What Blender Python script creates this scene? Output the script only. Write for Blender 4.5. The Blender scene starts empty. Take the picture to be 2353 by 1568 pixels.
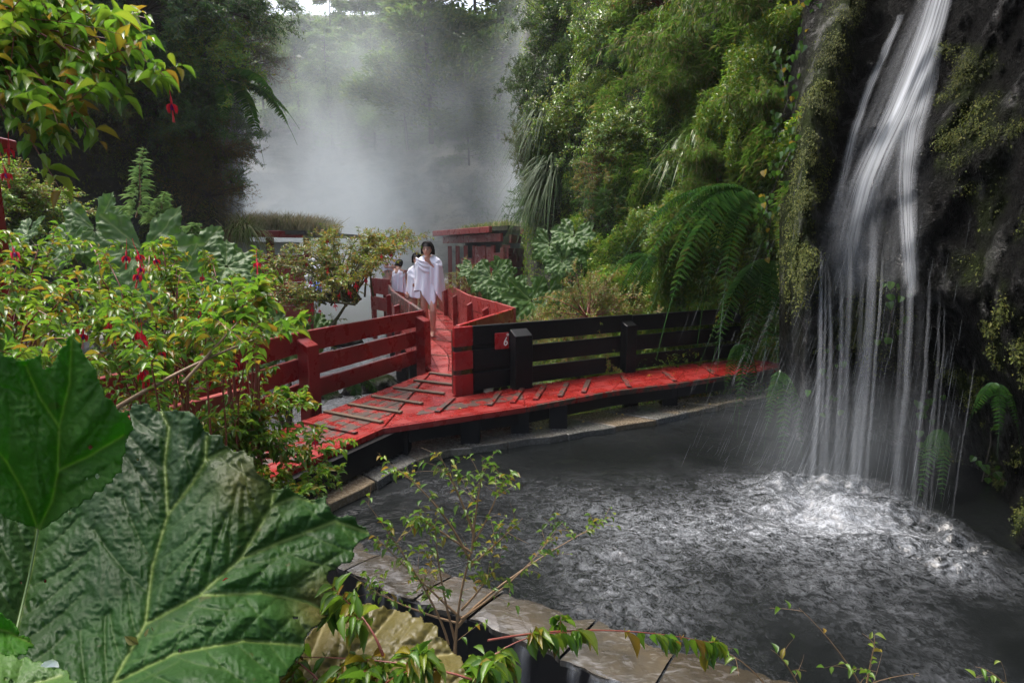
import bpy, math, random
import numpy as np
from mathutils import Vector, Matrix, Euler
SC = bpy.context.scene
COL = SC.collection
# ------------------------------------------------------------------ camera frame used to measure the place from the photograph
S = 1307.0
PITCH = math.atan(204 / S)
CP, SP = math.cos(PITCH), math.sin(PITCH)
CAMZ = 1.5
def ray(u, v):
    x = (u - 1176) / S; y = (784 - v) / S
    return np.array([x, CP + y * SP, -SP + y * CP])
def G(u, v, z=0.0):
    d = ray(u, v); t = (z - CAMZ) / d[2]
    return np.array([d[0] * t, d[1] * t, z])
def D(u, v, Y):
    d = ray(u, v); t = Y / d[1]
    return np.array([d[0] * t, Y, CAMZ + d[2] * t])

# ------------------------------------------------------------------ numeric noise
def _h(ix, iy, iz, seed):
    n = (ix * 374761393 + iy * 668265263 + iz * 2147483647 + seed * 144665) & 0xFFFFFFFF
    n = ((n ^ (n >> 13)) * 1274126177) & 0xFFFFFFFF
    n = (n ^ (n >> 16)) & 0xFFFF
    return n / 65535.0
def vnoise(P, seed=0):
    P = np.asarray(P, float); i = np.floor(P).astype(np.int64); f = P - i
    f = f * f * (3 - 2 * f); r = 0
    for a in (0, 1):
        for b in (0, 1):
            for c in (0, 1):
                w = (f[..., 0] if a else 1 - f[..., 0]) * (f[..., 1] if b else 1 - f[..., 1]) * (f[..., 2] if c else 1 - f[..., 2])
                r = r + w * _h(i[..., 0] + a, i[..., 1] + b, i[..., 2] + c, seed)
    return r * 2 - 1
def fbm(P, seed=0, octv=4, gain=.5):
    P = np.asarray(P, float); r = 0; a = 1.0
    for o in range(octv):
        r = r + a * vnoise(P * (2 ** o) + 17.3 * o, seed + o); a *= gain
    return r

# ------------------------------------------------------------------ mesh building
def nrm(a):
    return a / np.maximum(np.linalg.norm(a, axis=-1, keepdims=True), 1e-9)
class MB:
    def __init__(s): s.v = []; s.f = []; s.n = 0
    def add(s, V, F):
        V = np.asarray(V, float).reshape(-1, 3); F = np.asarray(F, np.int64)
        if len(V) == 0: return s
        s.v.append(V); s.f.append(F + s.n); s.n += len(V); return s
    def mesh(s, name, mat, smooth=False, attrs=None):
        V = np.concatenate(s.v); me = bpy.data.meshes.new(name)
        me.vertices.add(len(V)); me.vertices.foreach_set('co', V.astype(np.float32).ravel())
        idx = np.concatenate([f.ravel() for f in s.f])
        lens = np.concatenate([np.full(len(f), f.shape[1], np.int64) for f in s.f])
        st = np.concatenate([[0], np.cumsum(lens)[:-1]])
        me.loops.add(len(idx)); me.loops.foreach_set('vertex_index', idx.astype(np.int32))
        me.polygons.add(len(lens)); me.polygons.foreach_set('loop_start', st.astype(np.int32))
        for k, a in (attrs or {}).items():
            at = me.attributes.new(k, 'FLOAT', 'POINT'); at.data.foreach_set('value', np.asarray(a, np.float32).ravel())
        me.update(calc_edges=True)
        me.polygons.foreach_set('use_smooth', np.full(len(lens), bool(smooth)))
        if isinstance(mat, (list, tuple)):
            for m in mat: me.materials.append(m)
        else: me.materials.append(mat)
        return me
    def build(s, name, mat, parent=None, smooth=False, attrs=None, bevel=0):
        return link(name, s.mesh(name, mat, smooth, attrs), parent, bevel)
def link(name, me, parent=None, bevel=0):
    o = bpy.data.objects.new(name, me); COL.objects.link(o)
    if parent is not None: o.parent = parent
    if bevel:
        b = o.modifiers.new('bevel', 'BEVEL'); b.width = bevel; b.segments = 1; b.limit_method = 'ANGLE'
    return o
def thing(name, label, cat, loc=(0, 0, 0), group=None, rot=None):
    o = bpy.data.objects.new(name, None); COL.objects.link(o); o.location = loc; o.empty_display_size = .1
    if rot is not None: o.rotation_mode = 'QUATERNION'; o.rotation_quaternion = rot
    return tag(o, label, cat, group)
def tag(o, label=None, cat=None, group=None, kind=None):
    if label: o['label'] = label
    if cat: o['category'] = cat
    if group: o['group'] = group
    if kind: o['kind'] = kind
    return o
BOXF = [[0, 3, 2, 1], [4, 5, 6, 7], [0, 1, 5, 4], [1, 2, 6, 5], [2, 3, 7, 6], [3, 0, 4, 7]]
def box(mb, x0, x1, y0, y1, z0, z1, M=None):
    V = np.array([[x0, y0, z0], [x1, y0, z0], [x1, y1, z0], [x0, y1, z0], [x0, y0, z1], [x1, y0, z1], [x1, y1, z1], [x0, y1, z1]], float)
    if M is not None: V = V @ M[0].T + M[1]
    mb.add(V, BOXF); return mb
def frame2d(p0, p1):
    """rotation+origin with local x from p0 to p1 (horizontal), z up"""
    d = np.array(p1[:2]) - np.array(p0[:2]); L = np.linalg.norm(d); d /= L
    R = np.array([[d[0], -d[1], 0], [d[1], d[0], 0], [0, 0, 1]])
    return (R, np.array([p0[0], p0[1], 0.0])), L
def tubes(mb, pts, rad, k=4, caps=False):
    """pts (M,N,3) rad (M,N)"""
    pts = np.asarray(pts, float); rad = np.asarray(rad, float)
    if pts.ndim == 2: pts = pts[None]; rad = rad[None]
    M_, N_ = rad.shape
    t = nrm(np.gradient(pts, axis=1)); ref = np.array([.31, .22, .92])
    a = nrm(np.cross(t, ref)); b = np.cross(t, a)
    ang = np.arange(k) * 2 * math.pi / k
    V = pts[:, :, None, :] + rad[:, :, None, None] * (np.cos(ang)[:, None] * a[:, :, None, :] + np.sin(ang)[:, None] * b[:, :, None, :])
    i = np.arange(N_ - 1)[:, None] * k; j = np.arange(k)[None]
    F = np.stack([i + j, i + (j + 1) % k, i + k + (j + 1) % k, i + k + j], -1).reshape(-1, 4)
    F = (F[None] + (np.arange(M_) * N_ * k)[:, None, None]).reshape(-1, 4)
    mb.add(V.reshape(-1, 3), F)
    if caps and M_ == 1:
        base = mb.n - N_ * k
        mb.f.append(np.array([list(range(base, base + k))[::-1]])); mb.f.append(np.array([list(range(base + (N_ - 1) * k, base + N_ * k))]))
    return mb
def gridmesh(mb, V):
    """V (A,B,3)"""
    A, B = V.shape[:2]; i = np.arange(A - 1)[:, None] * B; j = np.arange(B - 1)[None]
    mb.add(V.reshape(-1, 3), np.stack([i + j, i + j + 1, i + B + j + 1, i + B + j], -1).reshape(-1, 4)); return mb
def prism(mb, poly, z0, z1):
    """horizontal polygon (ccw from above) extruded"""
    n = len(poly); P = np.asarray(poly, float)[:, :2]
    V = np.concatenate([np.c_[P, np.full(n, z0)], np.c_[P, np.full(n, z1)]])
    mb.add(V, [list(range(n))[::-1]]); base = mb.n - 2 * n
    mb.f.append(np.array([list(range(base + n, base + 2 * n))]))
    mb.f.append(np.array([[base + i, base + (i + 1) % n, base + n + (i + 1) % n, base + n + i] for i in range(n)])); return mb

# ------------------------------------------------------------------ materials
class NT:
    def __init__(s, name):
        s.m = bpy.data.materials.new(name); s.m.use_nodes = True; s.t = s.m.node_tree; s.t.nodes.clear()
        s.out = s.n('ShaderNodeOutputMaterial')
    def n(s, typ, **kw):
        x = s.t.nodes.new(typ)
        for k, v in kw.items():
            if k.startswith('i_'): x.inputs[k[2:].replace('_', ' ')].default_value = v
            else: setattr(x, k, v)
        return x
    def l(s, a, b): s.t.links.new(a, b)
    def coord(s, kind='Object', scale=(1, 1, 1)):
        tc = s.n('ShaderNodeTexCoord'); mp = s.n('ShaderNodeMapping'); mp.inputs['Scale'].default_value = scale
        s.l(tc.outputs[kind], mp.inputs['Vector']); return mp.outputs['Vector']
    def noise(s, vec, scale, detail=4, rough=.55, dist=0.):
        x = s.n('ShaderNodeTexNoise'); x.inputs['Scale'].default_value = scale; x.inputs['Detail'].default_value = detail
        x.inputs['Roughness'].default_value = rough; x.inputs['Distortion'].default_value = dist
        s.l(vec, x.inputs['Vector']); return x.outputs['Fac']
    def ramp(s, fac, stops, interp='LINEAR'):
        r = s.n('ShaderNodeValToRGB'); cr = r.color_ramp; cr.interpolation = interp
        while len(cr.elements) < len(stops): cr.elements.new(.5)
        for e, (p, c) in zip(cr.elements, stops):
            e.position = p; e.color = (c[0], c[1], c[2], 1) if hasattr(c, '__len__') else (c, c, c, 1)
        s.l(fac, r.inputs['Fac']); return r.outputs['Color']
    def mix(s, fac, a, b):
        x = s.n('ShaderNodeMix', data_type='RGBA')
        for sock, val in ((x.inputs[0], fac), (x.inputs[6], a), (x.inputs[7], b)):
            if hasattr(val, 'is_output'): s.l(val, sock)
            elif hasattr(val, '__len__'): sock.default_value = (*val[:3], 1)
            elif sock.type == 'RGBA': sock.default_value = (val, val, val, 1)
            else: sock.default_value = val
        return x.outputs[2]
    def math(s, op, a, b=0., clamp=False):
        x = s.n('ShaderNodeMath', operation=op, use_clamp=clamp)
        for sock, val in ((x.inputs[0], a), (x.inputs[1], b)):
            if hasattr(val, 'is_output'): s.l(val, sock)
            else: sock.default_value = val
        return x.outputs[0]
    def attr(s, name):
        return s.n('ShaderNodeAttribute', attribute_name=name).outputs['Fac']
    def bump(s, h, strength=.3, dist=.01):
        b = s.n('ShaderNodeBump'); b.inputs['Strength'].default_value = strength; b.inputs['Distance'].default_value = dist
        s.l(h, b.inputs['Height']); return b.outputs['Normal']
    def pbsdf(s, col, rough=.5, normal=None, spec=.5, **kw):
        p = s.n('ShaderNodeBsdfPrincipled')
        if hasattr(col, 'is_output'): s.l(col, p.inputs['Base Color'])
        else: p.inputs['Base Color'].default_value = (*col[:3], 1)
        if hasattr(rough, 'is_output'): s.l(rough, p.inputs['Roughness'])
        else: p.inputs['Roughness'].default_value = rough
        p.inputs['Specular IOR Level'].default_value = spec
        if normal is not None: s.l(normal, p.inputs['Normal'])
        for k, v in kw.items(): p.inputs[k.replace('_', ' ')].default_value = v
        return p.outputs[0]
    def done(s, sh, disp=None):
        s.l(sh, s.out.inputs['Surface']); return s.m

def leaf_mat(name, cols, rough=.35, trans=.35, spec=.35, tcol=None):
    t = NT(name); g = t.n('ShaderNodeNewGeometry')
    n = len(cols); c = t.ramp(g.outputs['Random Per Island'], [(i / n, cols[i]) for i in range(n)], 'CONSTANT')
    nz = t.noise(t.coord('Object'), 2.5, 2); hs = t.n('ShaderNodeHueSaturation'); t.l(c, hs.inputs['Color'])
    mr = t.n('ShaderNodeMapRange'); t.l(nz, mr.inputs['Value']); mr.inputs['From Min'].default_value = .3; mr.inputs['From Max'].default_value = .7
    mr.inputs['To Min'].default_value = .7; mr.inputs['To Max'].default_value = 1.35; t.l(mr.outputs[0], hs.inputs['Value'])
    p = t.pbsdf(hs.outputs[0], rough + .1, spec=spec)
    tr = t.n('ShaderNodeBsdfTranslucent')
    hs2 = t.n('ShaderNodeHueSaturation'); t.l(hs.outputs[0], hs2.inputs['Color']); hs2.inputs['Value'].default_value = 1.5; hs2.inputs['Hue'].default_value = .5
    t.l(hs2.outputs[0], tr.inputs['Color'])
    mx = t.n('ShaderNodeMixShader'); mx.inputs[0].default_value = trans; t.l(p, mx.inputs[1]); t.l(tr.outputs[0], mx.inputs[2])
    return t.done(mx.outputs[0])
def plain(name, col, rough=.5, var=.25, scale=8, bump=.2, stretch=(1, 1, 1), spec=.5, bd=.004):
    t = NT(name); v = t.coord('Object', stretch); nz = t.noise(v, scale, 5, .6)
    c = t.mix(nz, [x * (1 - var) for x in col], [x * (1 + var) for x in col])
    return t.done(t.pbsdf(c, rough, t.bump(nz, bump, bd), spec))

def red_paint(name, wear=0.0, base=(.20, .0145, .012), rough=.28):
    t = NT(name); v = t.coord('Object'); v2 = t.coord('Object', (1, 1, 4))
    nz = t.noise(v, 3.0, 5, .6); fine = t.noise(v, 45, 3, .6)
    c = t.mix(t.ramp(nz, [(.3, 0.), (.7, 1.)]), [x * .8 for x in base], [min(1, x * 1.1) for x in base])
    c = t.mix(t.ramp(t.noise(v, 1.2, 3), [(.55, 0.), (.75, .35)]), c, (.2, .04, .03))
    # chips down to wet brown timber
    w = t.noise(v, 9, 6, .72); lo = .72 - wear * .5
    m = t.ramp(w, [(max(0, lo), 0.), (min(1, lo + .04), 1.)])
    wood = t.ramp(t.noise(t.coord('Object', (1, 1, 1)), 30, 4, .6), [(.3, (.018, .011, .008)), (.7, (.05, .032, .02))])
    c = t.mix(m, c, wood)
    c = t.mix(t.ramp(t.noise(v, 5.5, 5, .7), [(.5, 0.), (.8, .22 + wear * .5)]), c, [x * .4 for x in base])
    r = t.mix(m, t.ramp(t.noise(v, 4.2, 4, .65), [(.35, rough * .45), (.65, rough + .18)]), .5)
    hb = t.math('ADD', t.math('MULTIPLY', m, -1.0), t.math('MULTIPLY', fine, .5))
    return t.done(t.pbsdf(c, r, t.bump(hb, .35, .003)))

M = {}
M['red'] = red_paint('red_paint', .05)
M['red_dark'] = red_paint('red_paint_shaded_boards', .08, (.17, .010, .011), .32)  # darker copy of the red, shade on the boards put into the colour
M['red_worn'] = red_paint('red_paint_worn', .52)
M['red_pink'] = red_paint('red_paint_faded', .03, (.26, .034, .03), .38)
M['brown_wood'] = plain('brown_wood', (.085, .055, .032), .45, .5, 30, .5)
M['black_wood'] = plain('black_wood', (.005, .0052, .006), .38, .6, 25, .5, (1, 1, .25), .22)
M['black_worn'] = red_paint('black_paint_red_edge', .1, (.3, .012, .014), .3)
M['grey_paint'] = plain('grey_panel', (.35, .38, .36), .5)
M['white_paint'] = plain('white_paint', (.8, .78, .7), .5, .1)

def slate_mat():
    t = NT('wet_slate'); v = t.coord('Object'); g = t.n('ShaderNodeObjectInfo')
    c = t.ramp(g.outputs['Random'], [(0, (.10, .10, .09)), (.35, (.15, .125, .08)), (.6, (.09, .094, .09)), (.8, (.18, .135, .08)), (1, (.12, .11, .095))])
    n1 = t.noise(t.coord('Object', (1, 3, 1)), 5, 6, .65); n2 = t.noise(v, 40, 4, .6)
    c = t.mix(t.ramp(n1, [(.3, 0.), (.75, 1.)]), t.mix(.45, c, (.02, .02, .02)), c)
    c = t.mix(t.ramp(t.noise(v, 2.3, 3), [(.6, 0.), (.72, .6)]), c, (.15, .11, .06))
    h = t.math('ADD', n1, t.math('MULTIPLY', n2, .3))
    return t.done(t.pbsdf(c, t.ramp(n2, [(.3, .12), (.7, .4)]), t.bump(h, .5, .01)))
M['slate'] = slate_mat()
def film_mat():
    t = NT('flooded_rim_stone'); v = t.coord('Object')
    n1 = t.noise(v, 4, 4, .6, .6); n2 = t.noise(t.coord('Object', (10, 22, 1)), 1.2, 4, .6, 1.)
    c = t.mix(t.ramp(n1, [(.3, 0.), (.7, 1.)]), (.03, .025, .018), (.11, .082, .045))
    c = t.mix(t.ramp(t.noise(v, .9, 2), [(.4, .5), (.62, 0.)]), c, (.09, .09, .088))
    oi = t.n('ShaderNodeObjectInfo'); hs = t.n('ShaderNodeHueSaturation'); t.l(c, hs.inputs['Color']); t.l(t.math('ADD', .35, t.math('MULTIPLY', oi.outputs['Random'], .55)), hs.inputs['Value']); c = hs.outputs[0]
    c = t.mix(t.ramp(n2, [(.52, 0.), (.8, .22)]), c, (.5, .5, .5))
    return t.done(t.pbsdf(c, .12, t.bump(t.math('ADD', n2, n1), .25, .012), .6))
M['film'] = film_mat()

def rock_mat(name, dark, light, moss, moss_amt=.5, rough=(.12, .5), bscale=9, bstr=.8, bdist=.05, use_attr=True, spec=.5):
    t = NT(name); v = t.coord('Object')
    n1 = t.noise(v, 1.6, 6, .65); n2 = t.noise(v, bscale, 6, .7, .4); n3 = t.noise(v, 45, 3, .6)
    c = t.mix(t.ramp(n2, [(.3, 0.), (.7, 1.)]), dark, light)
    mm = t.ramp(t.math('ADD', t.math('MULTIPLY', n2, .4), t.math('MULTIPLY', n1, .6)), [(.62 - .25 * moss_amt, 0.), (.72 - .25 * moss_amt, 1.)])
    if use_attr: mm = t.math('MAXIMUM', t.math('MULTIPLY', mm, .9), t.attr('moss'), True)
    mc = t.ramp(n3, [(.3, [x * .5 for x in moss]), (.7, [x * 1.4 for x in moss])])
    c = t.mix(mm, c, mc)
    r = t.mix(mm, t.ramp(n3, [(.3, rough[0]), (.7, rough[1])]), .75)
    h = t.math('ADD', n2, t.math('MULTIPLY', n3, .35))
    if spec < .4:
        wet = t.ramp(t.noise(t.coord('Object', (1, 1, .6)), 5, 4, .6), [(.56, spec), (.66, .6)])
        p = t.n('ShaderNodeBsdfPrincipled'); t.l(c, p.inputs['Base Color']); t.l(r, p.inputs['Roughness']); t.l(wet, p.inputs['Specular IOR Level']); t.l(t.bump(h, bstr, bdist), p.inputs['Normal']); return t.done(p.outputs[0])
    return t.done(t.pbsdf(c, r, t.bump(h, bstr, bdist), spec))
M['rock_wet'] = rock_mat('wet_dark_rock', (.003, .003, .003), (.012, .012, .011), (.02, .03, .006), .1, (.22, .45), 9, 1., .12, spec=.05)
M['slope'] = rock_mat('slope_soil', (.012, .011, .008), (.04, .034, .022), (.03, .04, .01), .75, (.5, .8))
M['rock_left'] = rock_mat('left_cliff_rock', (.012, .012, .010), (.06, .056, .045), (.026, .028, .009), .62, (.5, .85), 5)
def back_cliff_mat():
    t = NT('pale_cliff_rock'); v = t.coord('Object', (1, 1, 3)); v0 = t.coord('Object')
    n1 = t.noise(v, .6, 6, .7, .5); n2 = t.noise(v0, 1.2, 6, .7)
    c = t.ramp(n1, [(.3, (.05, .05, .043)), (.5, (.20, .18, .14)), (.62, (.10, .095, .075)), (.75, (.36, .33, .26))])
    c = t.mix(t.ramp(n2, [(.5, 0.), (.66, .8)]), c, (.035, .045, .015))
    return t.done(t.pbsdf(c, .8, t.bump(t.math('ADD', n1, n2), .8, .25)))
M['cliff'] = back_cliff_mat()
M['ground'] = rock_mat('ground_soil', (.018, .015, .01), (.05, .04, .025), (.03, .045, .01), .6, (.5, .8), 6, .6, .03, False)

def water_mat(name, deep, foamy=True, scale=1.0):
    t = NT(name); v = t.coord('Object')
    a = t.noise(t.coord('Object', (1, 1.25, 1)), 11 * scale, 2, .5, 1.4); b = t.noise(t.coord('Object', (1, .7, 1)), 36 * scale, 2, .5, 2.0)
    h = t.math('ADD', a, t.math('MULTIPLY', b, .5))
    f = t.attr('foam')
    lum = t.math('ADD', t.math('MULTIPLY', a, .55), t.math('MULTIPLY', b, .55))
    pt = t.math('POWER', t.math('MULTIPLY', t.math('SUBTRACT', lum, .36), 2.3, True), 1.7)
    m = t.math('MULTIPLY', pt, t.math('ADD', .28, t.math('MULTIPLY', f, .6)))
    m = t.math('MULTIPLY', m, t.math('MULTIPLY', f, 2.2, True))
    m = t.math('ADD', m, t.math('MULTIPLY', t.math('MAXIMUM', t.math('SUBTRACT', f, .55), 0.), .6), True)
    c = t.mix(m, deep, (.50, .53, .57))
    p = t.pbsdf(c, t.ramp(m, [(0, .06), (1, .7)]), t.bump(h, .3, .02), .4, IOR=1.33)
    return t.done(p)
M['pool'] = water_mat('pool_water', (.006, .007, .007))
M['stream'] = water_mat('stream_water', (.05, .05, .048))

def silk_mat(name, dens=1.0, sx=26., sy=.9, col=(.86, .9, .95)):
    """falling water: streaky translucent white, thinning to its edges; 'ac' across 0..1, 'al' along, 'dn' density"""
    t = NT(name); cb = t.n('ShaderNodeCombineXYZ'); ac = t.attr('ac'); al = t.attr('al')
    t.l(t.math('MULTIPLY', ac, sx), cb.inputs[0]); t.l(t.math('MULTIPLY', al, sy), cb.inputs[1]); t.l(t.attr('sd'), cb.inputs[2])
    n = t.noise(cb.outputs[0], 1.0, 5, .62, .15)
    e = t.math('MULTIPLY', t.math('MULTIPLY', ac, t.math('SUBTRACT', 1.0, ac)), 4.0)
    e = t.math('POWER', e, 1.3)
    a = t.ramp(n, [(.28, .05), (.78, 1.)])
    a = t.math('MULTIPLY', t.math('MULTIPLY', a, e), t.math('MULTIPLY', t.attr('dn'), dens), True)
    d = t.n('ShaderNodeBsdfDiffuse'); d.inputs['Color'].default_value = (*col, 1)
    tl = t.n('ShaderNodeBsdfTranslucent'); tl.inputs['Color'].default_value = (*col, 1)
    m1 = t.n('ShaderNodeMixShader'); m1.inputs[0].default_value = .5; t.l(d.outputs[0], m1.inputs[1]); t.l(tl.outputs[0], m1.inputs[2])
    tp = t.n('ShaderNodeBsdfTransparent')
    m2 = t.n('ShaderNodeMixShader'); t.l(a, m2.inputs[0]); t.l(tp.outputs[0], m2.inputs[1]); t.l(m1.outputs[0], m2.inputs[2])
    return t.done(m2.outputs[0])
M['silk'] = silk_mat('falling_water', 1.1, 18., .5)
M['silk_thin'] = silk_mat('falling_water_thin', .35, 3.0, .35)

BARK = (.07, .055, .04)
M['bark'] = plain('bark', (.055, .045, .035), .7, .5, 30, .6)
M['bark_pale'] = plain('pale_bark', (.17, .10, .045), .6, .4, 40, .5)
M['bark_red'] = plain('red_stem', (.17, .04, .025), .45, .4, 40, .3)
M['bark_moss'] = plain('mossy_bark', (.06, .06, .022), .8, .6, 25, .7)
G1, G2 = (.055, .12, .012), (.085, .155, .014)
M['fuchsia'] = leaf_mat('fuchsia_leaf', [(.065,.15,.012),(.09,.18,.014),(.05,.125,.014),(.12,.19,.015),(.08,.16,.012),(.14,.19,.015),(.09,.17,.012),(.09,.17,.014),(.11,.18,.014),(.07,.15,.012),(.19,.16,.014),(.17,.11,.012)], 0.25, 0.42, 0.4)
M['fuchsia_far'] = leaf_mat('small_fuchsia_leaf', [(.13,.15,.018),(.17,.14,.022),(.10,.16,.016),(.20,.11,.02),(.14,.18,.016),(.19,.16,.018),(.09,.16,.014)], 0.3, 0.38)
M['bright'] = leaf_mat('bright_shrub_leaf', [(.12,.22,.018),(.09,.19,.016),(.16,.25,.018),(.17,.22,.018),(.10,.20,.018),(.20,.21,.016)], 0.18, 0.4, 0.5)
M['dark'] = leaf_mat('dark_evergreen_leaf', [(.035,.09,.016),(.05,.11,.018),(.03,.075,.016),(.065,.12,.018),(.09,.13,.018)], 0.25, 0.3, 0.45)
M['olive'] = leaf_mat('olive_shrub_leaf', [(.07,.09,.014),(.09,.11,.016),(.055,.08,.014),(.11,.10,.016),(.07,.11,.014)], 0.4, 0.35, 0.3)
M['fine'] = leaf_mat('feathery_leaf', [(.045,.13,.014),(.06,.15,.016),(.04,.11,.014),(.08,.16,.016)], 0.35, 0.32)
M['brown'] = leaf_mat('brown_twig_leaf', [(.13,.10,.03),(.16,.11,.03),(.10,.10,.025),(.18,.10,.03),(.09,.10,.025)], .5, .4)
M['bamboo'] = leaf_mat('bamboo_leaf', [(.10,.20,.025),(.13,.22,.03),(.08,.17,.022),(.15,.21,.035),(.11,.20,.026),(.12,.21,.03),(.10,.18,.024),(.24,.22,.07)], 0.22, 0.4, 0.5)
M['sprout'] = leaf_mat('pale_sprout_leaf', [(.13, .22, .06), (.16, .25, .08), (.11, .2, .06)], .4, .4)
M['fern'] = leaf_mat('fern_leaf', [(.03,.085,.016),(.04,.10,.018),(.028,.08,.016),(.045,.10,.014)], 0.08, 0.28, .6)
M['strap'] = leaf_mat('strap_leaf', [(.03, .065, .02), (.04, .075, .022), (.05, .085, .022)], .5, .25, .2)
M['creeper'] = leaf_mat('creeper_leaf', [(.04,.10,.012),(.05,.12,.014),(.035,.085,.014),(.06,.13,.014),(.05,.11,.012),(.04,.10,.014),(.045,.11,.014),(.2,.15,.02),(.05,.12,.012)], 0.15, 0.35, 0.55)
M['beech'] = leaf_mat('beech_leaf', [(.09,.16,.035),(.11,.18,.035),(.08,.14,.035),(.14,.19,.04)], .45, .35)
M['moss'] = leaf_mat('moss_tuft', [(.075,.095,.012),(.095,.115,.014),(.055,.075,.012),(.12,.125,.02),(.05,.065,.012)], .6, .3)
M['grass'] = leaf_mat('grass_blade', [(.12, .16, .03), (.17, .19, .05), (.1, .15, .03), (.22, .19, .08)], .5, .35)
M['tan_grass'] = leaf_mat('tan_grass_blade', [(.2, .18, .09), (.26, .22, .12), (.16, .17, .07), (.3, .26, .15)], .5, .35)
M['flower_red'] = plain('flower_red', (.62, .012, .03), .4, .2, 60, .1)
M['flower_purple'] = plain('flower_purple', (.12, .01, .14), .4, .2, 60, .1)
M['towel'] = plain('white_towel', (.78, .76, .82), .9, .06, 60, .3)
M['skin'] = plain('skin', (.56, .31, .22), .45, .08, 10, .05)
M['skin_dark'] = plain('skin_tanned', (.46, .25, .17), .45, .08, 10, .05)
M['hair'] = plain('dark_hair', (.012, .009, .008), .6, .4, 60, .5, spec=.2)
M['lip'] = plain('lips', (.35, .09, .08), .4, .1)
M['swim'] = plain('green_swimwear', (.05, .2, .1), .6)
M['blue'] = plain('blue_cloth', (.03, .09, .45), .7)

# ------------------------------------------------------------------ world, sun, camera
W = bpy.data.worlds.new("World"); SC.world = W; W.use_nodes = True
nt = W.node_tree; bg = nt.nodes['Background']; sky = nt.nodes.new('ShaderNodeTexSky')
SUN_EL, SUN_AZ = math.radians(64), math.radians(-48)   # azimuth measured from +Y towards +X
sky.sky_type = 'NISHITA'; sky.sun_disc = False; sky.sun_elevation = SUN_EL; sky.sun_rotation = SUN_AZ; sky.dust_density = 6.; sky.air_density = 1.; sky.ozone_density = 1.
hsv = nt.nodes.new('ShaderNodeHueSaturation'); hsv.inputs['Saturation'].default_value = .85
nt.links.new(sky.outputs[0], hsv.inputs['Color']); nt.links.new(hsv.outputs[0], bg.inputs[0]); bg.inputs[1].default_value = .15
sl = bpy.data.lights.new('sun', 'SUN'); sl.energy = 1.5; sl.angle = math.radians(25); sl.color = (1, .985, .96)
so = bpy.data.objects.new('sun', sl); COL.objects.link(so)
sd = Vector((math.sin(SUN_AZ) * math.cos(SUN_EL), math.cos(SUN_AZ) * math.cos(SUN_EL), math.sin(SUN_EL)))
so.rotation_mode = 'QUATERNION'; so.rotation_quaternion = sd.to_track_quat('Z', 'Y')
cd = bpy.data.cameras.new('camera'); co = bpy.data.objects.new('camera', cd); COL.objects.link(co)
cd.sensor_width = 36; cd.lens = 36 * S / 2352; cd.clip_start = .05; cd.clip_end = 1500
co.location = (0, 0, CAMZ); co.rotation_euler = (math.pi / 2 - PITCH, 0, 0); SC.camera = co
SC.view_settings.view_transform = 'Standard'; SC.view_settings.look = 'None'; SC.view_settings.gamma = 1
SC.view_settings.exposure = EXPO = 1.5
c = SC.cycles; c.max_bounces = 7; c.diffuse_bounces = 3; c.glossy_bounces = 3; c.transmission_bounces = 3; c.transparent_max_bounces = 24; c.volume_bounces = 3
c.caustics_reflective = c.caustics_refractive = False; c.use_denoising = True; c.sample_clamp_indirect = 6
c.volume_step_rate = 1.0; c.volume_max_steps = 128
# ================================================================== ground, water, rock
WALK = np.array([(-2.4, 3.0), (-1.5, 5.0), (-.8, 6.8), (-.9, 8.5), (-1.5, 10.5), (-2.6, 14.2), (-3.8, 18), (-6, 21)])
def dist_poly(P, L):
    d = np.full(P.shape[:-1], 1e9)
    for a, b in zip(L[:-1], L[1:]):
        ab = b - a; t = np.clip(((P - a) @ ab) / (ab @ ab), 0, 1)[..., None]
        d = np.minimum(d, np.linalg.norm(P - a - t * ab, axis=-1))
    return d
STREAM = np.array([(-2.2, -3), (-2.3, 3.5), (-2.2, 7), (-2.9, 10), (-4.2, 14), (-6, 20)])
def ground_z(X, Y):
    P = np.stack([X, Y], -1)
    d = np.minimum(dist_poly(P, WALK) - .3, dist_poly(P, STREAM))
    z = -1.25 + .95 * np.clip((d - 1.1) / 1.6, 0, 1) + .12 * fbm(np.stack([X, Y, 0 * X], -1) * .7, 3)
    far = np.clip((np.hypot(X, Y) - 40) / 60, 0, 1)
    z = z * (1 - far) - 1.0 * far
    # gully of the pool: keep soil below the basin
    pool = (X > -1.3) & (X < 4.5) & (Y > 1.2) & (Y < 7.0)
    return np.where(pool, np.minimum(z, -1.3), z)
s = np.linspace(-1, 1, 181); ax = 26 * s + 124 * np.sign(s) * np.abs(s) ** 7
gx, gy = np.meshgrid(ax, ax + 8, indexing='ij')
mb = MB(); gridmesh(mb, np.stack([gx, gy, ground_z(gx, gy)], -1)); 
tag(mb.build('ground', M['ground'], smooth=True), kind='structure')
# stream water
L = STREAM; xs = np.linspace(-3.2, 3.2, 60)
yy = np.linspace(-3, 20, 220); cx = np.interp(yy, L[:, 1], L[:, 0])
V = np.stack([cx[:, None] + xs[None], np.repeat(yy[:, None], 60, 1), np.full((220, 60), -.98)], -1)
V[..., 2] += .018 * fbm(V * 4, 5, 3)
mb = MB(); gridmesh(mb, V)
fo = np.clip(.34 + .25 * fbm(V * 1.1, 8, 3), 0, 1)
tag(mb.build('stream', M['stream'], smooth=True, attrs={'foam': fo}), kind='structure')

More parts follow.
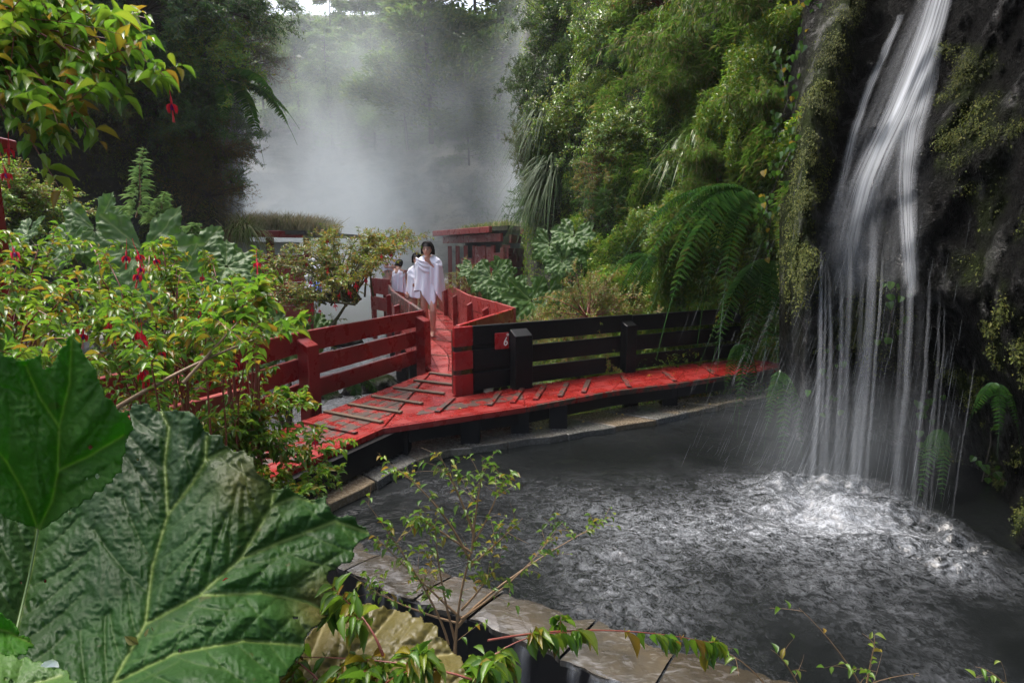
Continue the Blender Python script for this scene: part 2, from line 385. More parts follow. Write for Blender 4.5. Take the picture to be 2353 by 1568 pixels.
def surf(us, vs, tab, nu, nv, seed, amp, freq, octv=5, U=None):
    """world-space rock face through measured depths"""
    us = np.array(us, float); vs = np.array(vs, float); tab = np.array(tab, float)
    if U is None: U = np.linspace(us[0], us[-1], nu)
    nu = len(U); Vv = np.linspace(vs[0], vs[-1], nv)
    rows = np.stack([np.interp(U, us, r) for r in tab]); dep = np.stack([np.interp(Vv, vs, rows[:, i]) for i in range(nu)], 1)
    for _ in range(3):
        dep[1:-1] = (dep[:-2] + dep[1:-1] * 2 + dep[2:]) / 4; dep[:, 1:-1] = (dep[:, :-2] + dep[:, 1:-1] * 2 + dep[:, 2:]) / 4
    P = np.zeros((nv, nu, 3))
    uu, vv = np.meshgrid(U, Vv)
    x = (uu - 1176) / S; y = (784 - vv) / S
    d = np.stack([x, CP + y * SP, -SP + y * CP], -1); P = d * (dep / d[..., 1])[..., None]; P[..., 2] += CAMZ
    n = fbm(P * freq, seed, octv, .55)
    P = P * 1.0; dirn = nrm(P - np.array([0, 0, CAMZ])); P += dirn * (n * amp)[..., None]
    return uu, vv, P, n
# right slope (soil and rock under the plants)
SL_U = [1195, 1215, 1260, 1350, 1500, 1650, 1780, 1900]
SL_V = [-420, -200, 0, 200, 400, 600, 720, 900, 1000]
SL = [[24, 18, 17.5, 16, 14, 12, 10.4, 9], [22, 16.5, 16, 14.5, 12.6, 10.8, 9.2, 8.1], [21, 15, 14.5, 13, 11.2, 9.6, 8.1, 7.2], [20, 14, 13.4, 11.8, 10.1, 8.6, 7.2, 6.6], [19, 13.2, 12.4, 10.8, 9.2, 7.7, 6.5, 6.0],
      [18, 12.6, 11.8, 10.2, 8.7, 7.9, 6.9, 5.8], [18, 12.2, 11.3, 9.9, 8.9, 8.7, 7.9, 6.3], [18, 11.8, 10.9, 9.6, 8.9, 8.8, 8.2, 6.6], [18, 11.8, 10.9, 9.6, 8.9, 8.8, 8.2, 6.6]]
uu, vv, P, n = surf(SL_U, SL_V, SL, 110, 110, 31, .35, .9)
mb = MB(); gridmesh(mb, P); tag(mb.build('hillside', M['slope'], smooth=True, attrs={'moss': np.clip(n * .5, 0, .6)}), kind='structure')
def slope_depth(u, v):
    rows = [np.interp(u, SL_U, r) for r in SL]; return float(np.interp(v, SL_V, rows))
# waterfall rock; its unseen top leans forward, added to shade the face
RK_U = [1790, 1850, 1900, 1960, 2040, 2120, 2200, 2280, 2352, 2500, 2750]
RK_V = [-1500, -1000, -700, -420, -200, 0, 300, 560, 660, 760, 900, 1100, 1250, 1450, 1600]
RK = [[2.2, 2.2, 2.2, 2.2, 2.2, 2.2, 2.1, 2.0, 1.9, 1.8, 1.6], [4.6, 4.6, 4.6, 4.5, 4.4, 4.3, 4.2, 4.0, 3.8, 3.4, 2.8], [7., 6.8, 6.8, 6.8, 6.6, 6.3, 6., 5.7, 5.4, 4.8, 3.9], [8.6, 8.2, 8.2, 8.2, 7.9, 7.5, 7.1, 6.7, 6.3, 5.6, 4.6], [8.0, 7.4, 7.3, 7.3, 7.0, 6.6, 6.2, 5.8, 5.4, 4.8, 4.0], [7.6, 6.6, 6.5, 6.5, 6.2, 5.8, 5.4, 5.0, 4.7, 4.1, 3.4],
      [6.7, 5.7, 5.75, 5.7, 5.4, 5.1, 4.8, 4.5, 4.2, 3.6, 3.0], [6.0, 5.05, 5.05, 5.0, 4.8, 4.6, 4.4, 4.1, 3.85, 3.3, 2.7], [5.8, 4.9, 4.9, 4.85, 4.7, 4.5, 4.3, 4.0, 3.7, 3.2, 2.6],
      [5.8, 5.1, 5.1, 5.1, 5.0, 4.8, 4.5, 4.1, 3.8, 3.3, 2.6], [5.8, 5.3, 5.35, 5.45, 5.4, 5.2, 4.8, 4.4, 4.0, 3.5, 2.7], [5.8, 5.35, 5.45, 5.6, 5.5, 5.3, 4.9, 4.5, 4.0, 3.4, 2.6],
      [5.7, 5.3, 5.4, 5.4, 5.2, 4.9, 4.3, 3.8, 3.4, 2.9, 2.3], [5.5, 5.0, 5.0, 4.9, 4.7, 4.3, 3.6, 3.1, 2.8, 2.5, 2.1], [5.2, 4.8, 4.7, 4.6, 4.4, 4.0, 3.4, 2.9, 2.6, 2.3, 1.9]]
def ridge_u(v): return np.interp(v, [-420, -100, 0, 200, 350, 500, 650, 760], [2040, 1985, 1955, 1890, 1856, 1832, 1836, 1845])
RK_U = RK_U + [3200, 4200, 6500]; RK = [r + [r[-1] * .85, r[-1] * .65, r[-1] * .42] for r in RK]
uu, vv, P, n = surf(RK_U, RK_V, RK, 230, 300, 77, .0, .9, 5, np.r_[np.linspace(1790, 2750, 230), np.geomspace(2765, 6500, 60)])
rg = np.exp(-((uu - ridge_u(vv)) / 42) ** 2) * np.clip((760 - vv) / 120, 0, 1)
dirn = nrm(P - np.array([0, 0, CAMZ]))
lump = fbm(P * np.array([2.2, 2.2, 1.3]), 78, 5, .6)
led = vnoise(np.stack([P[..., 0] * 1.1, P[..., 1] * 1.1, P[..., 2] * 4.5], -1), 80) * np.clip(fbm(P * .9, 81, 3) + .4, 0, 1)
P = P + dirn * (.16 * lump + .10 * led * (1 - np.clip(rg * 2, 0, 1)) - .38 * rg)[..., None]
ROCKP = P; ROCKU = uu; ROCKV = vv
right_moss = np.exp(-((uu - 2240 + (vv - 400) * .05) / 50) ** 2) * np.clip((vv - 150) / 150, 0, 1) * np.clip((760 - vv) / 150, 0, 1)
lowmoss = np.exp(-((uu - 1980) / 130) ** 2) * np.exp(-((vv - 740) / 110) ** 2)
pat = fbm(P * 3.0, 90, 4)
mossA = np.clip(np.maximum.reduce([rg * 1.25 + pat * .15 * (rg > .1), right_moss * (.35 + 1.3 * pat), lowmoss * (.5 + .9 * pat), np.clip(pat * 1.6 - .35, 0, .8) * (uu > 2150) * (uu < 2900) * (vv > 100)]), 0, 1)
mb = MB(); gridmesh(mb, P); tag(mb.build('rock_face', M['rock_wet'], smooth=True, attrs={'moss': mossA}), kind='structure')
def rock_at(u, v):
    i = np.clip(np.searchsorted(ROCKV[:, 0], v), 1, 299); j = np.clip(np.searchsorted(ROCKU[0], u), 1, 229)
    return ROCKP[i, j]
# left cliff
LC_U = [-900, -300, 0, 200, 350, 450, 510, 535, 560]
LC_V = [-500, -250, 0, 150, 260, 340, 450, 560, 660, 760]
LC = [[9, 10, 11, 12, 13, 14, 15, 17, 26], [8.5, 9.5, 10.5, 11.5, 12.2, 13, 14, 15, 24], [8, 9, 10.3, 11.2, 11.8, 12.4, 13, 14, 23], [8, 9, 10.3, 11.2, 11.8, 12.2, 12.6, 13.4, 22], [8.2, 9.3, 10.8, 11.6, 12.2, 12.5, 12.8, 13.6, 22], [8.6, 9.8, 11.6, 12.6, 13, 13, 13.2, 14.4, 22],
      [8.8, 10.2, 12.2, 13.2, 13.4, 13.3, 13.4, 14.6, 22], [8.8, 10, 12, 13, 13.2, 13, 13.2, 14.4, 22], [8.4, 9.4, 11, 12, 12.4, 12.4, 12.6, 14, 22], [8, 9, 10, 11, 11.4, 11.6, 12, 14, 22]]
uu, vv, P, n = surf(LC_U, LC_V, LC, 150, 120, 55, .45, .6)
LEFTP = P; LEFTU = uu; LEFTV = vv
mb = MB(); gridmesh(mb, P); tag(mb.build('cliff_side', M['rock_left'], smooth=True, attrs={'moss': np.clip(n * .4, 0, .5)}), kind='structure')
def left_depth(u, v):
    rows = [np.interp(u, LC_U, r) for r in LC]; return float(np.interp(v, LC_V, rows))
# far cliff and the wooded hill above it
CU = [0, 500, 760, 900, 1000, 1130, 1190, 1300, 1800]
CV = [36, 80, 150, 250, 300, 330, 420, 520, 640]
CT = [[46, 46, 46, 46, 46, 46, 46, 44, 44], [43, 43, 43, 43, 43, 42, 40, 38, 38], [38, 38, 38, 38, 37, 36, 35, 33, 33], [34, 34, 34, 33, 32, 31, 30, 28, 28], [30, 30, 29.5, 29, 28, 27, 26.5, 25, 25],
      [29, 29, 28.5, 28, 27, 26, 25.6, 24, 24], [28, 28, 28, 27.3, 26.5, 25.5, 25.2, 23.5, 23.5], [27.5, 27.5, 27, 26.6, 25.8, 25, 24.6, 23, 23], [27, 27, 26.5, 26, 25, 24, 24, 22.5, 22.5]]
uu, vv, P, n = surf(CU, CV, CT, 220, 130, 66, .9, .33, 5)
strata = vnoise(np.stack([P[..., 0] * .12, P[..., 1] * .12, P[..., 2] * 1.7], -1), 4)
P[..., 1] += strata * .35
cv = np.clip((vv - 285 + 25 * fbm(P * .4, 3, 3)) / 20, 0, 1)
mb = MB(); gridmesh(mb, P); tag(mb.build('cliff', [M['cliff'], M['slope']], smooth=True, attrs={'moss': 1 - cv}), kind='structure')
o = bpy.data.objects['cliff']; me = o.data
zc = np.array([0.0]); top = (vv[:-1, :-1] < 290 + 30 * vnoise(P[:-1, :-1] * .35, 9)).ravel()
me.polygons.foreach_set('material_index', top.astype(np.int32))
CLIFFU, CLIFFT = CU, CT
def cliff_depth(u, v):
    rows = [np.interp(u, CU, r) for r in CT]; return float(np.interp(v, CV, rows))

# ================================================================== pool
COP_IN = [(760, 1159), (889, 1095), (972, 1050), (1031, 1033), (1133, 1022), (1289, 998), (1449, 974), (1527, 959), (1676, 925), (1761, 911), (1900, 890)]
ci = np.array([G(u, v, -.3)[:2] for u, v in COP_IN])
WO = np.array([G(u, v, -.34)[:2] for u, v in [(720, 1235), (776, 1301), (911, 1367), (1090, 1422), (1170, 1454), (1338, 1531), (1415, 1568)]] + [(.85, 1.95), (1.9, 1.45)])
WI = np.array([G(u, v, -.34)[:2] for u, v in [(800, 1200), (880, 1245), (1100, 1300), (1295, 1360), (1455, 1414), (1665, 1481), (1914, 1539)]] + [(2.2, 1.95)])
# water: grid over the basin, cut to the outline
poly = np.concatenate([WO[::-1] + np.array([0.03, .05]), ci + [0, .05], [(4.6, 7.2), (5.2, 5), (4.6, 2), (3.2, 1.2)]])
def inside(P, poly):
    x, y = P[..., 0], P[..., 1]; r = np.zeros(x.shape, bool); n = len(poly)
    for i in range(n):
        (x1, y1), (x2, y2) = poly[i], poly[(i + 1) % n]
        with np.errstate(divide='ignore', invalid='ignore'):
            r ^= ((y1 > y) != (y2 > y)) & (x < (x2 - x1) * (y - y1) / (y2 - y1) + x1)
    return r
gx, gy = np.meshgrid(np.arange(-1.7, 5.2, .022), np.arange(1.2, 7.3, .022), indexing='ij')
IMP = [(2.35, 4.24, .20), (2.45, 4.2, .2), (2.61, 4.08, .3), (2.68, 3.73, .26), (2.72, 3.4, .2)]
PP = np.stack([gx, gy], -1)
d1 = np.min([np.linalg.norm((PP - np.array(i[:2])) * [1., 1.], axis=-1) - i[2] for i in IMP], 0)
sw = np.exp(-(((gx - 2.0) / .75) ** 2 + ((gy - 3.72) / .34) ** 2))
body = np.exp(-(((gx - 1.35) / 1.7) ** 2 + ((gy - 3.7) / 1.25) ** 2))
foam = .31 * body + .40 * sw + .34 * np.exp(-np.clip(d1, 0, 9) ** 2 / .10) * (gy < 4.5) + .0 + .12 * fbm(np.stack([gx, gy, 0 * gx], -1) * 1.6, 12, 3)
foam *= np.clip((5.3 - gy + .5 * gx * .4) / 1.5, .42, 1) * np.clip((3.15 - gx) / .5, 0, 1)
foam = np.clip(foam, 0, 1)
wz = .006 * fbm(np.stack([gx * 5, gy * 5, 0 * gx], -1), 21, 4, .65) * (1 + 3.5 * foam) + .05 * np.exp(-np.clip(d1, 0, 9) ** 2 / .05) * (1 + fbm(np.stack([gx * 7, gy * 7, 0 * gx], -1), 23, 3))
V = np.stack([gx, gy, -.36 + wz], -1); A, B = gx.shape
ok = inside(PP, poly); i = np.arange(A - 1)[:, None] * B; j = np.arange(B - 1)[None]
F = np.stack([i + j, i + B + j, i + B + j + 1, i + j + 1], -1)
okf = ok[:-1, :-1] & ok[1:, :-1] & ok[:-1, 1:] & ok[1:, 1:]
F = F[okf]; used = np.unique(F); remap = np.full(A * B, -1); remap[used] = np.arange(len(used))
mb = MB(); mb.add(V.reshape(-1, 3)[used], remap[F])
tag(mb.build('pool_water', M['pool'], smooth=True, attrs={'foam': foam.ravel()[used]}), kind='structure')
# basin rim: slate coping slabs on a dark wall, flooded rim on the near side
rim = thing('pool_rim', 'wet slate coping and dark wall around the thermal pool', 'pool rim')
co_ = np.array([G(u, v, -.3)[:2] for u, v in [(640, 1105), (760, 1060), (880, 1030), (955, 1012), (1031, 1003), (1096, 996), (1174, 982), (1252, 969), (1432, 942), (1551, 925), (1642, 915), (1800, 893)]])
def along(Lp, t):
    d = np.r_[0, np.cumsum(np.linalg.norm(np.diff(Lp, axis=0), axis=1))]; return np.array([np.interp(t * d[-1], d, Lp[:, k]) for k in (0, 1)]).T
rng = np.random.default_rng(5)
cuts = np.array([0, .07, .15, .235, .29, .385, .47, .55, .63, .70, .78, .86, .93, 1.0])
for a, b in zip(cuts[:-1], cuts[1:]):
    sk = rng.uniform(-.012, .012)
    ti = np.linspace(a + .0015, b - .0015, 4); to = np.linspace(a + .0015 + .01, b - .0015 + .01, 4)
    pi = along(ci, ti) + rng.normal(0, .012, (4, 2)); po = along(co_, np.clip(to, 0, 1)) + np.array([-.05, .10])
    m_ = MB(); prism(m_, np.concatenate([pi, po[::-1]]), -.37 + sk * .1, -.30 + sk)
    m_.build('coping_slab', M['slate'], rim, bevel=.006)
mb = MB()
w2 = np.concatenate([ci + np.array([0, .015])]); prism(mb, np.concatenate([w2, (co_ + np.array([-.02, .08]))[::-1]]), -1.5, -.372); mb.build('wall', M['black_wood'], rim)
mb = MB()
for k in range(len(WO) - 2):
    pass
wi, wo = along(WI, np.linspace(0, 1, 40)), along(WO, np.linspace(0, 1, 40))
tt = np.linspace(0, 1, 12)[None, :, None]
ct = [0, .13, .27, .36, .5, .61, .76, .88, 1]
for a, b in zip(ct[:-1], ct[1:]):
    ta, tb = np.linspace(a + .002, b - .002, 12), np.linspace(min(1, a + .002 + .02 * rng.normal()), min(1, b - .002 + .0 * a), 12)
    ss = along(WO, ta)[:, None] * (1 - tt) + along(WI, ta)[:, None] * tt; m_ = MB(); ed = .006 * rng.normal(0, 1, 12)
    V = np.concatenate([ss, np.zeros(ss.shape[:2] + (1,))], -1); V[:, 0, :2] += ed[:, None]; V[..., 2] = -.340 - .05 * tt[..., 0] ** 3 + .005 * fbm(V * 9, 3, 3) + rng.uniform(-.004, .004)
    V2 = np.concatenate([V[:, :1] - [0, 0, .03], V], 1); gridmesh(m_, V2[:, ::-1]); m_.build('flooded_slab', M['film'], rim, smooth=False)
mb = MB(); prism(mb, np.concatenate([wo, (wo + np.array([.08, .12]))[::-1]]), -1.5, -.355); mb.build('wall', M['black_wood'], rim)
# thin overflow running down the outer face
for k in range(16):
    t0 = rng.uniform(.42, .8) if k > 3 else rng.uniform(.15, .4); w = rng.uniform(.01, .03)
    p = along(WO, np.array([t0 - w / 2, t0, t0 + w / 2])) + np.array([-.012, -.02]); z = np.linspace(-.335, -rng.uniform(.55, .95), 8)
    V = np.stack([np.c_[p, np.full(3, zz)] for zz in z]); V[0, :, :2] += [.02, .03]
    mb = MB(); gridmesh(mb, V); at = {'ac': [0, .5, 1] * 8, 'al': np.repeat(z * 2, 3), 'dn': np.repeat(np.linspace(.9, .25, 8), 3), 'sd': [k * 1.7] * 24}
    mb.build('overflow', M['silk_thin'], rim, smooth=True, attrs=at)

# ================================================================== waterfall
wf = thing('waterfall', 'white silky waterfall sliding down dark rock into the pool', 'waterfall', (2.4, 4.2, -.36))
wf.location = (0, 0, 0)
def sheet(guides, nacross, name, mat, dn=1.0, off=.05, seed=0):
    """guides: list of (u at row) polylines in rows v; sheet lies on the rock"""
    v = guides[0]; ua = np.array(guides[1], float); ub = np.array(guides[2], float)
    vs_ = np.linspace(v[0], v[-1], 60); A_ = np.interp(vs_, v, ua); B_ = np.interp(vs_, v, ub)
    ac = np.linspace(0, 1, nacross); V = np.zeros((60, nacross, 3))
    for i_ in range(60):
        for j_ in range(nacross):
            p = rock_at(A_[i_] * (1 - ac[j_]) + B_[i_] * ac[j_], vs_[i_]); q = nrm(np.array([0, 0, CAMZ]) - p)
            V[i_, j_] = p + q * (off + .03 * ac[j_] * (1 - ac[j_]))
    for _ in range(3): V[1:-1] = (V[:-2] + 2 * V[1:-1] + V[2:]) / 4
    m_ = MB(); gridmesh(m_, V)
    dnv = np.interp(vs_, guides[0], guides[3])
    m_.build(name, mat, wf, smooth=True, attrs={'ac': np.tile(ac, 60), 'al': np.repeat(np.cumsum(np.r_[0, np.linalg.norm(np.diff(V[:, nacross // 2], axis=0), axis=1)]), nacross), 'dn': np.repeat(dnv * dn, nacross), 'sd': np.full(60 * nacross, seed * 3.3)})
    return V
sheet(([-300, -30, 60, 170, 300, 430, 560, 660, 740], [2230, 2110, 2066, 2012, 1948, 1893, 1850, 1835, 1832], [2300, 2200, 2172, 2140, 2112, 2060, 2025, 2012, 2010], [.5, .5, .42, .34, .28, .24, .2, .14, .02]), 34, 'cascade', M['silk'], .8, .05, 1)
sheet(([-300, -30, 60, 170, 250, 330, 420, 520, 640, 720], [2245, 2128, 2100, 2058, 2026, 1985, 1945, 1915, 1895, 1890], [2288, 2194, 2172, 2132, 2096, 2058, 2022, 2002, 1990, 1988], [.95, 1.0, 1.1, 1.2, 1.15, 1.05, .8, .5, .25, .02]), 20, 'cascade', M['silk'], 1.1, .075, 2)
sheet(([100, 200, 300, 400, 520, 640, 700], [2118, 2090, 2056, 2052, 2060, 2070, 2072], [2168, 2150, 2124, 2108, 2106, 2112, 2114], [.5, .9, .9, .8, .8, .7, .1]), 10, 'cascade', M['silk'], .9, .06, 3)
sheet(([30, 100, 200, 300, 400, 520], [2058, 2026, 1981, 1946, 1924, 1896], [2078, 2048, 2005, 1971, 1948, 1922], [.5, .9, 1., .8, .5, .2]), 6, 'cascade', M['silk'], .9, .06, 4)
sheet(([150, 300, 450, 600, 720], [2040, 1955, 1890, 1845, 1835], [2150, 2150, 2140, 2140, 2150], [.05, .14, .2, .2, .03]), 40, 'cascade', M['silk'], .6, .09, 5)
def stream_strip(u0, v0, u1, v1, w, dn, seed, d0=None, name='stream', mat=None, zend=-.37, curve=.0):
    top = rock_at(u0, v0) if d0 is None else D(u0, v0, d0)
    top = top + nrm(np.array([0, 0, CAMZ]) - top) * .08
    bot = G(u1, v1, -.36); 
    # falling water: keep the column near-vertical in the world
    hv = bot[:2] - top[:2]; L_ = np.linalg.norm(hv)
    if L_ > .9: bot[:2] = top[:2] + hv * .9 / L_
    z = np.linspace(top[2], zend, 26); q = np.sqrt(np.clip((top[2] - z) / (top[2] - zend), 0, 1))
    c_ = top[None, :2] + (bot[:2] - top[:2])[None] * q[:, None]
    rr = np.random.default_rng(seed); wob = .006 * np.cumsum(rr.normal(0, .4, 26)); c_[:, 0] += wob
    m_ = MB(); at_ = {'ac': [], 'al': [], 'dn': [], 'sd': []}
    ww = w * (.6 + .75 * q ** 1.3)
    for ang in (0.35, 0.35 + math.pi / 2):
        dx = np.array([math.cos(ang), math.sin(ang)]); ac = np.linspace(0, 1, 5)
        V = np.zeros((26, 5, 3)); V[..., :2] = c_[:, None] + dx * ((ac - .5)[None] * ww[:, None])[..., None]; V[..., 2] = z[:, None]
        gridmesh(m_, V); at_['ac'] += list(np.tile(ac, 26)); at_['al'] += list(np.repeat((top[2] - z), 5)); at_['dn'] += list(np.repeat(dn * np.linspace(.75, .36, 26) * np.clip(np.linspace(.0, 5, 26), .05, 1), 5)); at_['sd'] += [seed * 2.1 + ang] * 130
    m_.build(name, mat or M['silk_thin'], wf, smooth=True, attrs=at_); return bot
for k, (u0, v0, u1, v1, w, dn) in enumerate([(1880, 560, 1862, 1125, .06, 1.5), (1897, 600, 1893, 1130, .06, .8), (1922, 610, 1915, 1135, .055, .8), (1945, 540, 1935, 1138, .07, .7), (1888, 590, 1876, 1128, .035, .9),
        (2003, 500, 1966, 1150, .11, 1.9), (2022, 570, 1985, 1152, .04, 1.1), (1978, 580, 1950, 1146, .06, .6), (2090, 500, 2058, 1200, .075, 1.2), (2066, 600, 2044, 1190, .06, .4), (1960, 520, 1905, 1140, .16, .14), (2040, 560, 2010, 1165, .2, .10),
        (2130, 620, 2098, 1225, .04, .7), (2152, 660, 2120, 1235, .03, .4), (2165, 680, 2140, 1240, .02, .5), (2240, 800, 2185, 1250, .012, .7), (2110, 640, 2080, 1215, .12, .16), (1850, 620, 1832, 1110, .12, .14), (1835, 640, 1800, 1100, .16, .09)]):
    stream_strip(u0, v0, u1, v1, w, dn, 100 + k)
# fine spray streaks around the falls
mb = MB(); rr = np.random.default_rng(9); n_ = 520
uu_ = np.concatenate([rr.triangular(1540, 1850, 2000, n_ // 2), rr.uniform(1840, 2200, n_ - n_ // 2)])
z0 = np.clip(rr.normal(.35, .55, n_), -.3, 1.9); yy_ = np.interp(uu_, [1540, 1850, 2200], [5.4, 4.5, 3.9]) + rr.normal(0, .25, n_)
xx = (uu_ - 1176) / 1250 * yy_; ln = rr.uniform(.10, .38, n_)
lean = -np.interp(uu_, [1540, 1850, 2000, 2200], [.35, .28, .07, .05])
p0 = np.stack([xx, yy_, z0], -1); p1 = p0 + np.stack([lean * ln, 0 * ln, -ln], -1); p1[:, 2] = np.maximum(p1[:, 2], -.36)
tubes(mb, np.stack([p0, (p0 + p1) / 2, p1], 1), np.stack([.0002 + 0 * ln, rr.uniform(.0003, .0007, n_), .0002 + 0 * ln], 1), 3)
t = NT('spray_drops'); d = t.n('ShaderNodeBsdfTranslucent'); d.inputs[0].default_value = (.8, .85, .9, 1); d2 = t.n('ShaderNodeBsdfDiffuse'); d2.inputs[0].default_value = (.8, .85, .9, 1)
ms = t.n('ShaderNodeMixShader'); t.l(d.outputs[0], ms.inputs[1]); t.l(d2.outputs[0], ms.inputs[2]); tp = t.n('ShaderNodeBsdfTransparent'); ms2 = t.n('ShaderNodeMixShader'); ms2.inputs[0].default_value = .3
t.l(tp.outputs[0], ms2.inputs[1]); t.l(ms.outputs[0], ms2.inputs[2]); M['spray'] = t.done(ms2.outputs[0])
o = mb.build('spray', M['spray'], wf); tag(o, kind='stuff')

# ================================================================== walkway
def beam(mb, p0, p1, w, z0, z1, side=0.0):
    Mx, L_ = frame2d(p0, p1); return box(mb, 0, L_, -w / 2 + side, w / 2 + side, z0, z1, Mx)
dk = thing('walkway', 'red painted timber boardwalk ramp with worn planks and cleats by the pool', 'boardwalk')
# left ramp: strips between its two edges
F0, F1 = np.array(G(600, 1101)[:2]), np.array(G(880, 980)[:2]); B0, B1 = np.array(G(568, 1015)[:2]), np.array(G(992, 850)[:2])
dirF = (F1 - F0) / np.linalg.norm(F1 - F0)
F0e = F0 - dirF * 1.6; B0e = B0 - (B1 - B0) / np.linalg.norm(B1 - B0) * 1.5
JF = np.array(G(1042, 906)[:2])
def strip(mb, a0, a1, b0, b1, f0, f1, z0, z1):
    pa0, pa1 = a0 + (b0 - a0) * f0, a1 + (b1 - a1) * f0; pb0, pb1 = a0 + (b0 - a0) * f1, a1 + (b1 - a1) * f1
    prism(mb, [pa0, pa1, pb1, pb0], z0, z1)
FE = F1; BE = B1
fr = [(0, .2), (.2, .4), (.4, .6), (.6, .8), (.8, 1)]
for k, (a, b) in enumerate(fr):
    m_ = MB(); strip(m_, F0e, FE + (BE - FE) * .0, B0e, BE, a + .004, b - .004, -.045, 0)
    m_.build('plank', M['red_worn'] if k in (1, 2, 3) else M['red'], dk, bevel=.004)
# junction filler and right branch
R_F = [np.array(G(u, v)[:2]) for u, v in [(880, 980), (1206, 932), (1405, 896), (1547, 879), (1758, 848), (1900, 826)]]
R_B = [np.array(G(u, v)[:2]) for u, v in [(1000, 905), (1197, 887), (1449, 852), (1590, 834), (1710, 823), (1850, 806)]]
R_B[0] = np.array(G(1030, 915)[:2])
m_ = MB(); prism(m_, [F1 + [.012, .012], R_B[0] + [.0, -.01], JF + [.05, .12], B1 + [.02, -.02]], -.045, -.003); m_.build('plank', M['red'], dk, bevel=.004)
for k, (a, b) in enumerate([(0, .33), (.33, .66), (.66, 1)]):
    for i_ in range(5):
        m_ = MB(); strip(m_, R_F[i_] + [.006, 0], R_F[i_ + 1], R_B[i_], R_B[i_ + 1], a + .012, b - .012, -.045, -.001 * (i_ % 2))
        m_.build('plank', M['red_worn'] if (k == 1 and i_ < 1) else M['red'], dk, bevel=.004)
# fascia boards
m_ = MB(); beam(m_, F0e - [0.0, .018], F1 - [0, .018], .03, -.055, -.002); m_.build('fascia', M['red'], dk, bevel=.004)
for i_ in range(5):
    m_ = MB(); beam(m_, R_F[i_] - [0, .018], R_F[i_ + 1] - [0, .018], .03, -.06, -.003 - .001 * (i_ % 2)); m_.build('fascia', M['red'] if i_ == 0 else M['red_worn'], dk, bevel=.004)
# cleats
def V7(x, y): return (515 + x * .3397, 687 + y * .3397)
def V8(x, y): return (1031 + x * .3397, 653 + y * .3397)
cl = [(V7(680, 765), V7(1070, 840)), (V7(840, 715), V7(1200, 772)), (V7(1000, 660), V7(1340, 712)), (V7(1150, 603), V7(1490, 645)), (V7(1285, 553), V7(1545, 583)), (V7(1390, 503), V7(1545, 522)), (V7(530, 835), V7(895, 912)), (V7(160, 1030), V7(490, 1100))]
for k, (a, b) in enumerate(cl):
    m_ = MB(); beam(m_, G(*a)[:2], G(*b)[:2], .045, .002, .022); m_.build('cleat', M['brown_wood'] if k < 6 else M['red_worn'], dk, bevel=.003)
cl = [(V7(1550, 672), V7(1440, 768)), (V8(345, 732), V8(275, 823)), (V8(645, 692), V8(585, 783)), (V8(945, 652), V8(910, 736)), (V8(1170, 620), V8(1220, 698)), (V8(1450, 595), V8(1530, 658)), (V8(1720, 556), V8(1810, 618)), (V8(495, 711), V8(430, 805)), (V8(800, 671), V8(750, 762))]
for a, b in cl:
    m_ = MB(); beam(m_, G(*a)[:2], G(*b)[:2], .055, .003, .022); m_.build('cleat', M['red_worn'], dk, bevel=.003)
# beams and posts below
m_ = MB(); beam(m_, F0e + [.12, .14], F1 + [.12, .14], .08, -.26, -.055); m_.build('joist', M['black_wood'], dk)
for i_ in range(5):
    m_ = MB(); beam(m_, R_F[i_] + [-.02, .10], R_F[i_ + 1] + [-.02, .10], .08, -.20, -.055); m_.build('joist', M['black_wood'], dk)
for p in [R_F[0] + [.1, .2], (R_F[0] + R_F[1]) / 2 + [0.1, .15], R_F[1] + [-.05, .12], R_F[1] + [.35, .3], R_F[3] + [0, .2], (F0 + F1) / 2 + [0, .3], B0 + [-.1, 0], (B0 + B1) / 2, R_B[2]]:
    m_ = MB(); box(m_, p[0] - .09, p[0] + .09, p[1] - .09, p[1] + .09, -1.5, -.06); m_.build('pile', M['black_wood'], dk)
# back walkway: planks following the curve
RR = np.array([JF + [.08, .1], (.01, 7.91), (-.34, 8.96), (-.84, 10.32), (-1.25, 12.31), (-1.67, 14.18), (-2.35, 16.6), (-3.1, 18.6)])
RR[0] = (-.45, 6.6)
LR = np.array([(-1.03, 7.2), (-1.31, 7.91), (-1.77, 9.37), (-2.35, 11.6), (-3.01, 14.18), (-3.7, 17.0), (-4.37, 19.96)])
la = along(LR, np.linspace(0, 1, 40)); ra = along(RR, np.linspace(0, 1, 40))
bk = thing('walkway', 'curving red boardwalk where people in towels walk, leading into the steam', 'boardwalk')
def smooth_line(L_, n, it=3):
    p = along(np.asarray(L_, float), np.linspace(0, 1, n))
    for _ in range(it): p[1:-1] = (p[:-2] + 2 * p[1:-1] + p[2:]) / 4
    return p
las, ras = smooth_line(LR, 40), smooth_line(RR, 40)
for k in range(5):
    f0, f1 = k / 5 + .006, (k + 1) / 5 - .006
    a = las * (1 - f0) + ras * f0; b = las * (1 - f1) + ras * f1
    V = np.zeros((40, 4, 3)); V[:, 0, :2] = a; V[:, 1, :2] = a; V[:, 2, :2] = b; V[:, 3, :2] = b; V[:, 0, 2] = V[:, 3, 2] = -.05; V[:, 1, 2] = V[:, 2, 2] = -.004
    m_ = MB(); gridmesh(m_, V); m_.build('plank', M['red_pink'] if k % 2 else M['red'], bk)
for i_ in range(4, 38, 5):
    m_ = MB(); a, b = las[i_] * .92 + ras[i_] * .08, ras[i_] * .92 + las[i_] * .08; beam(m_, a, b, .03, -.003, .006); m_.build('cleat', M['brown_wood'], bk)
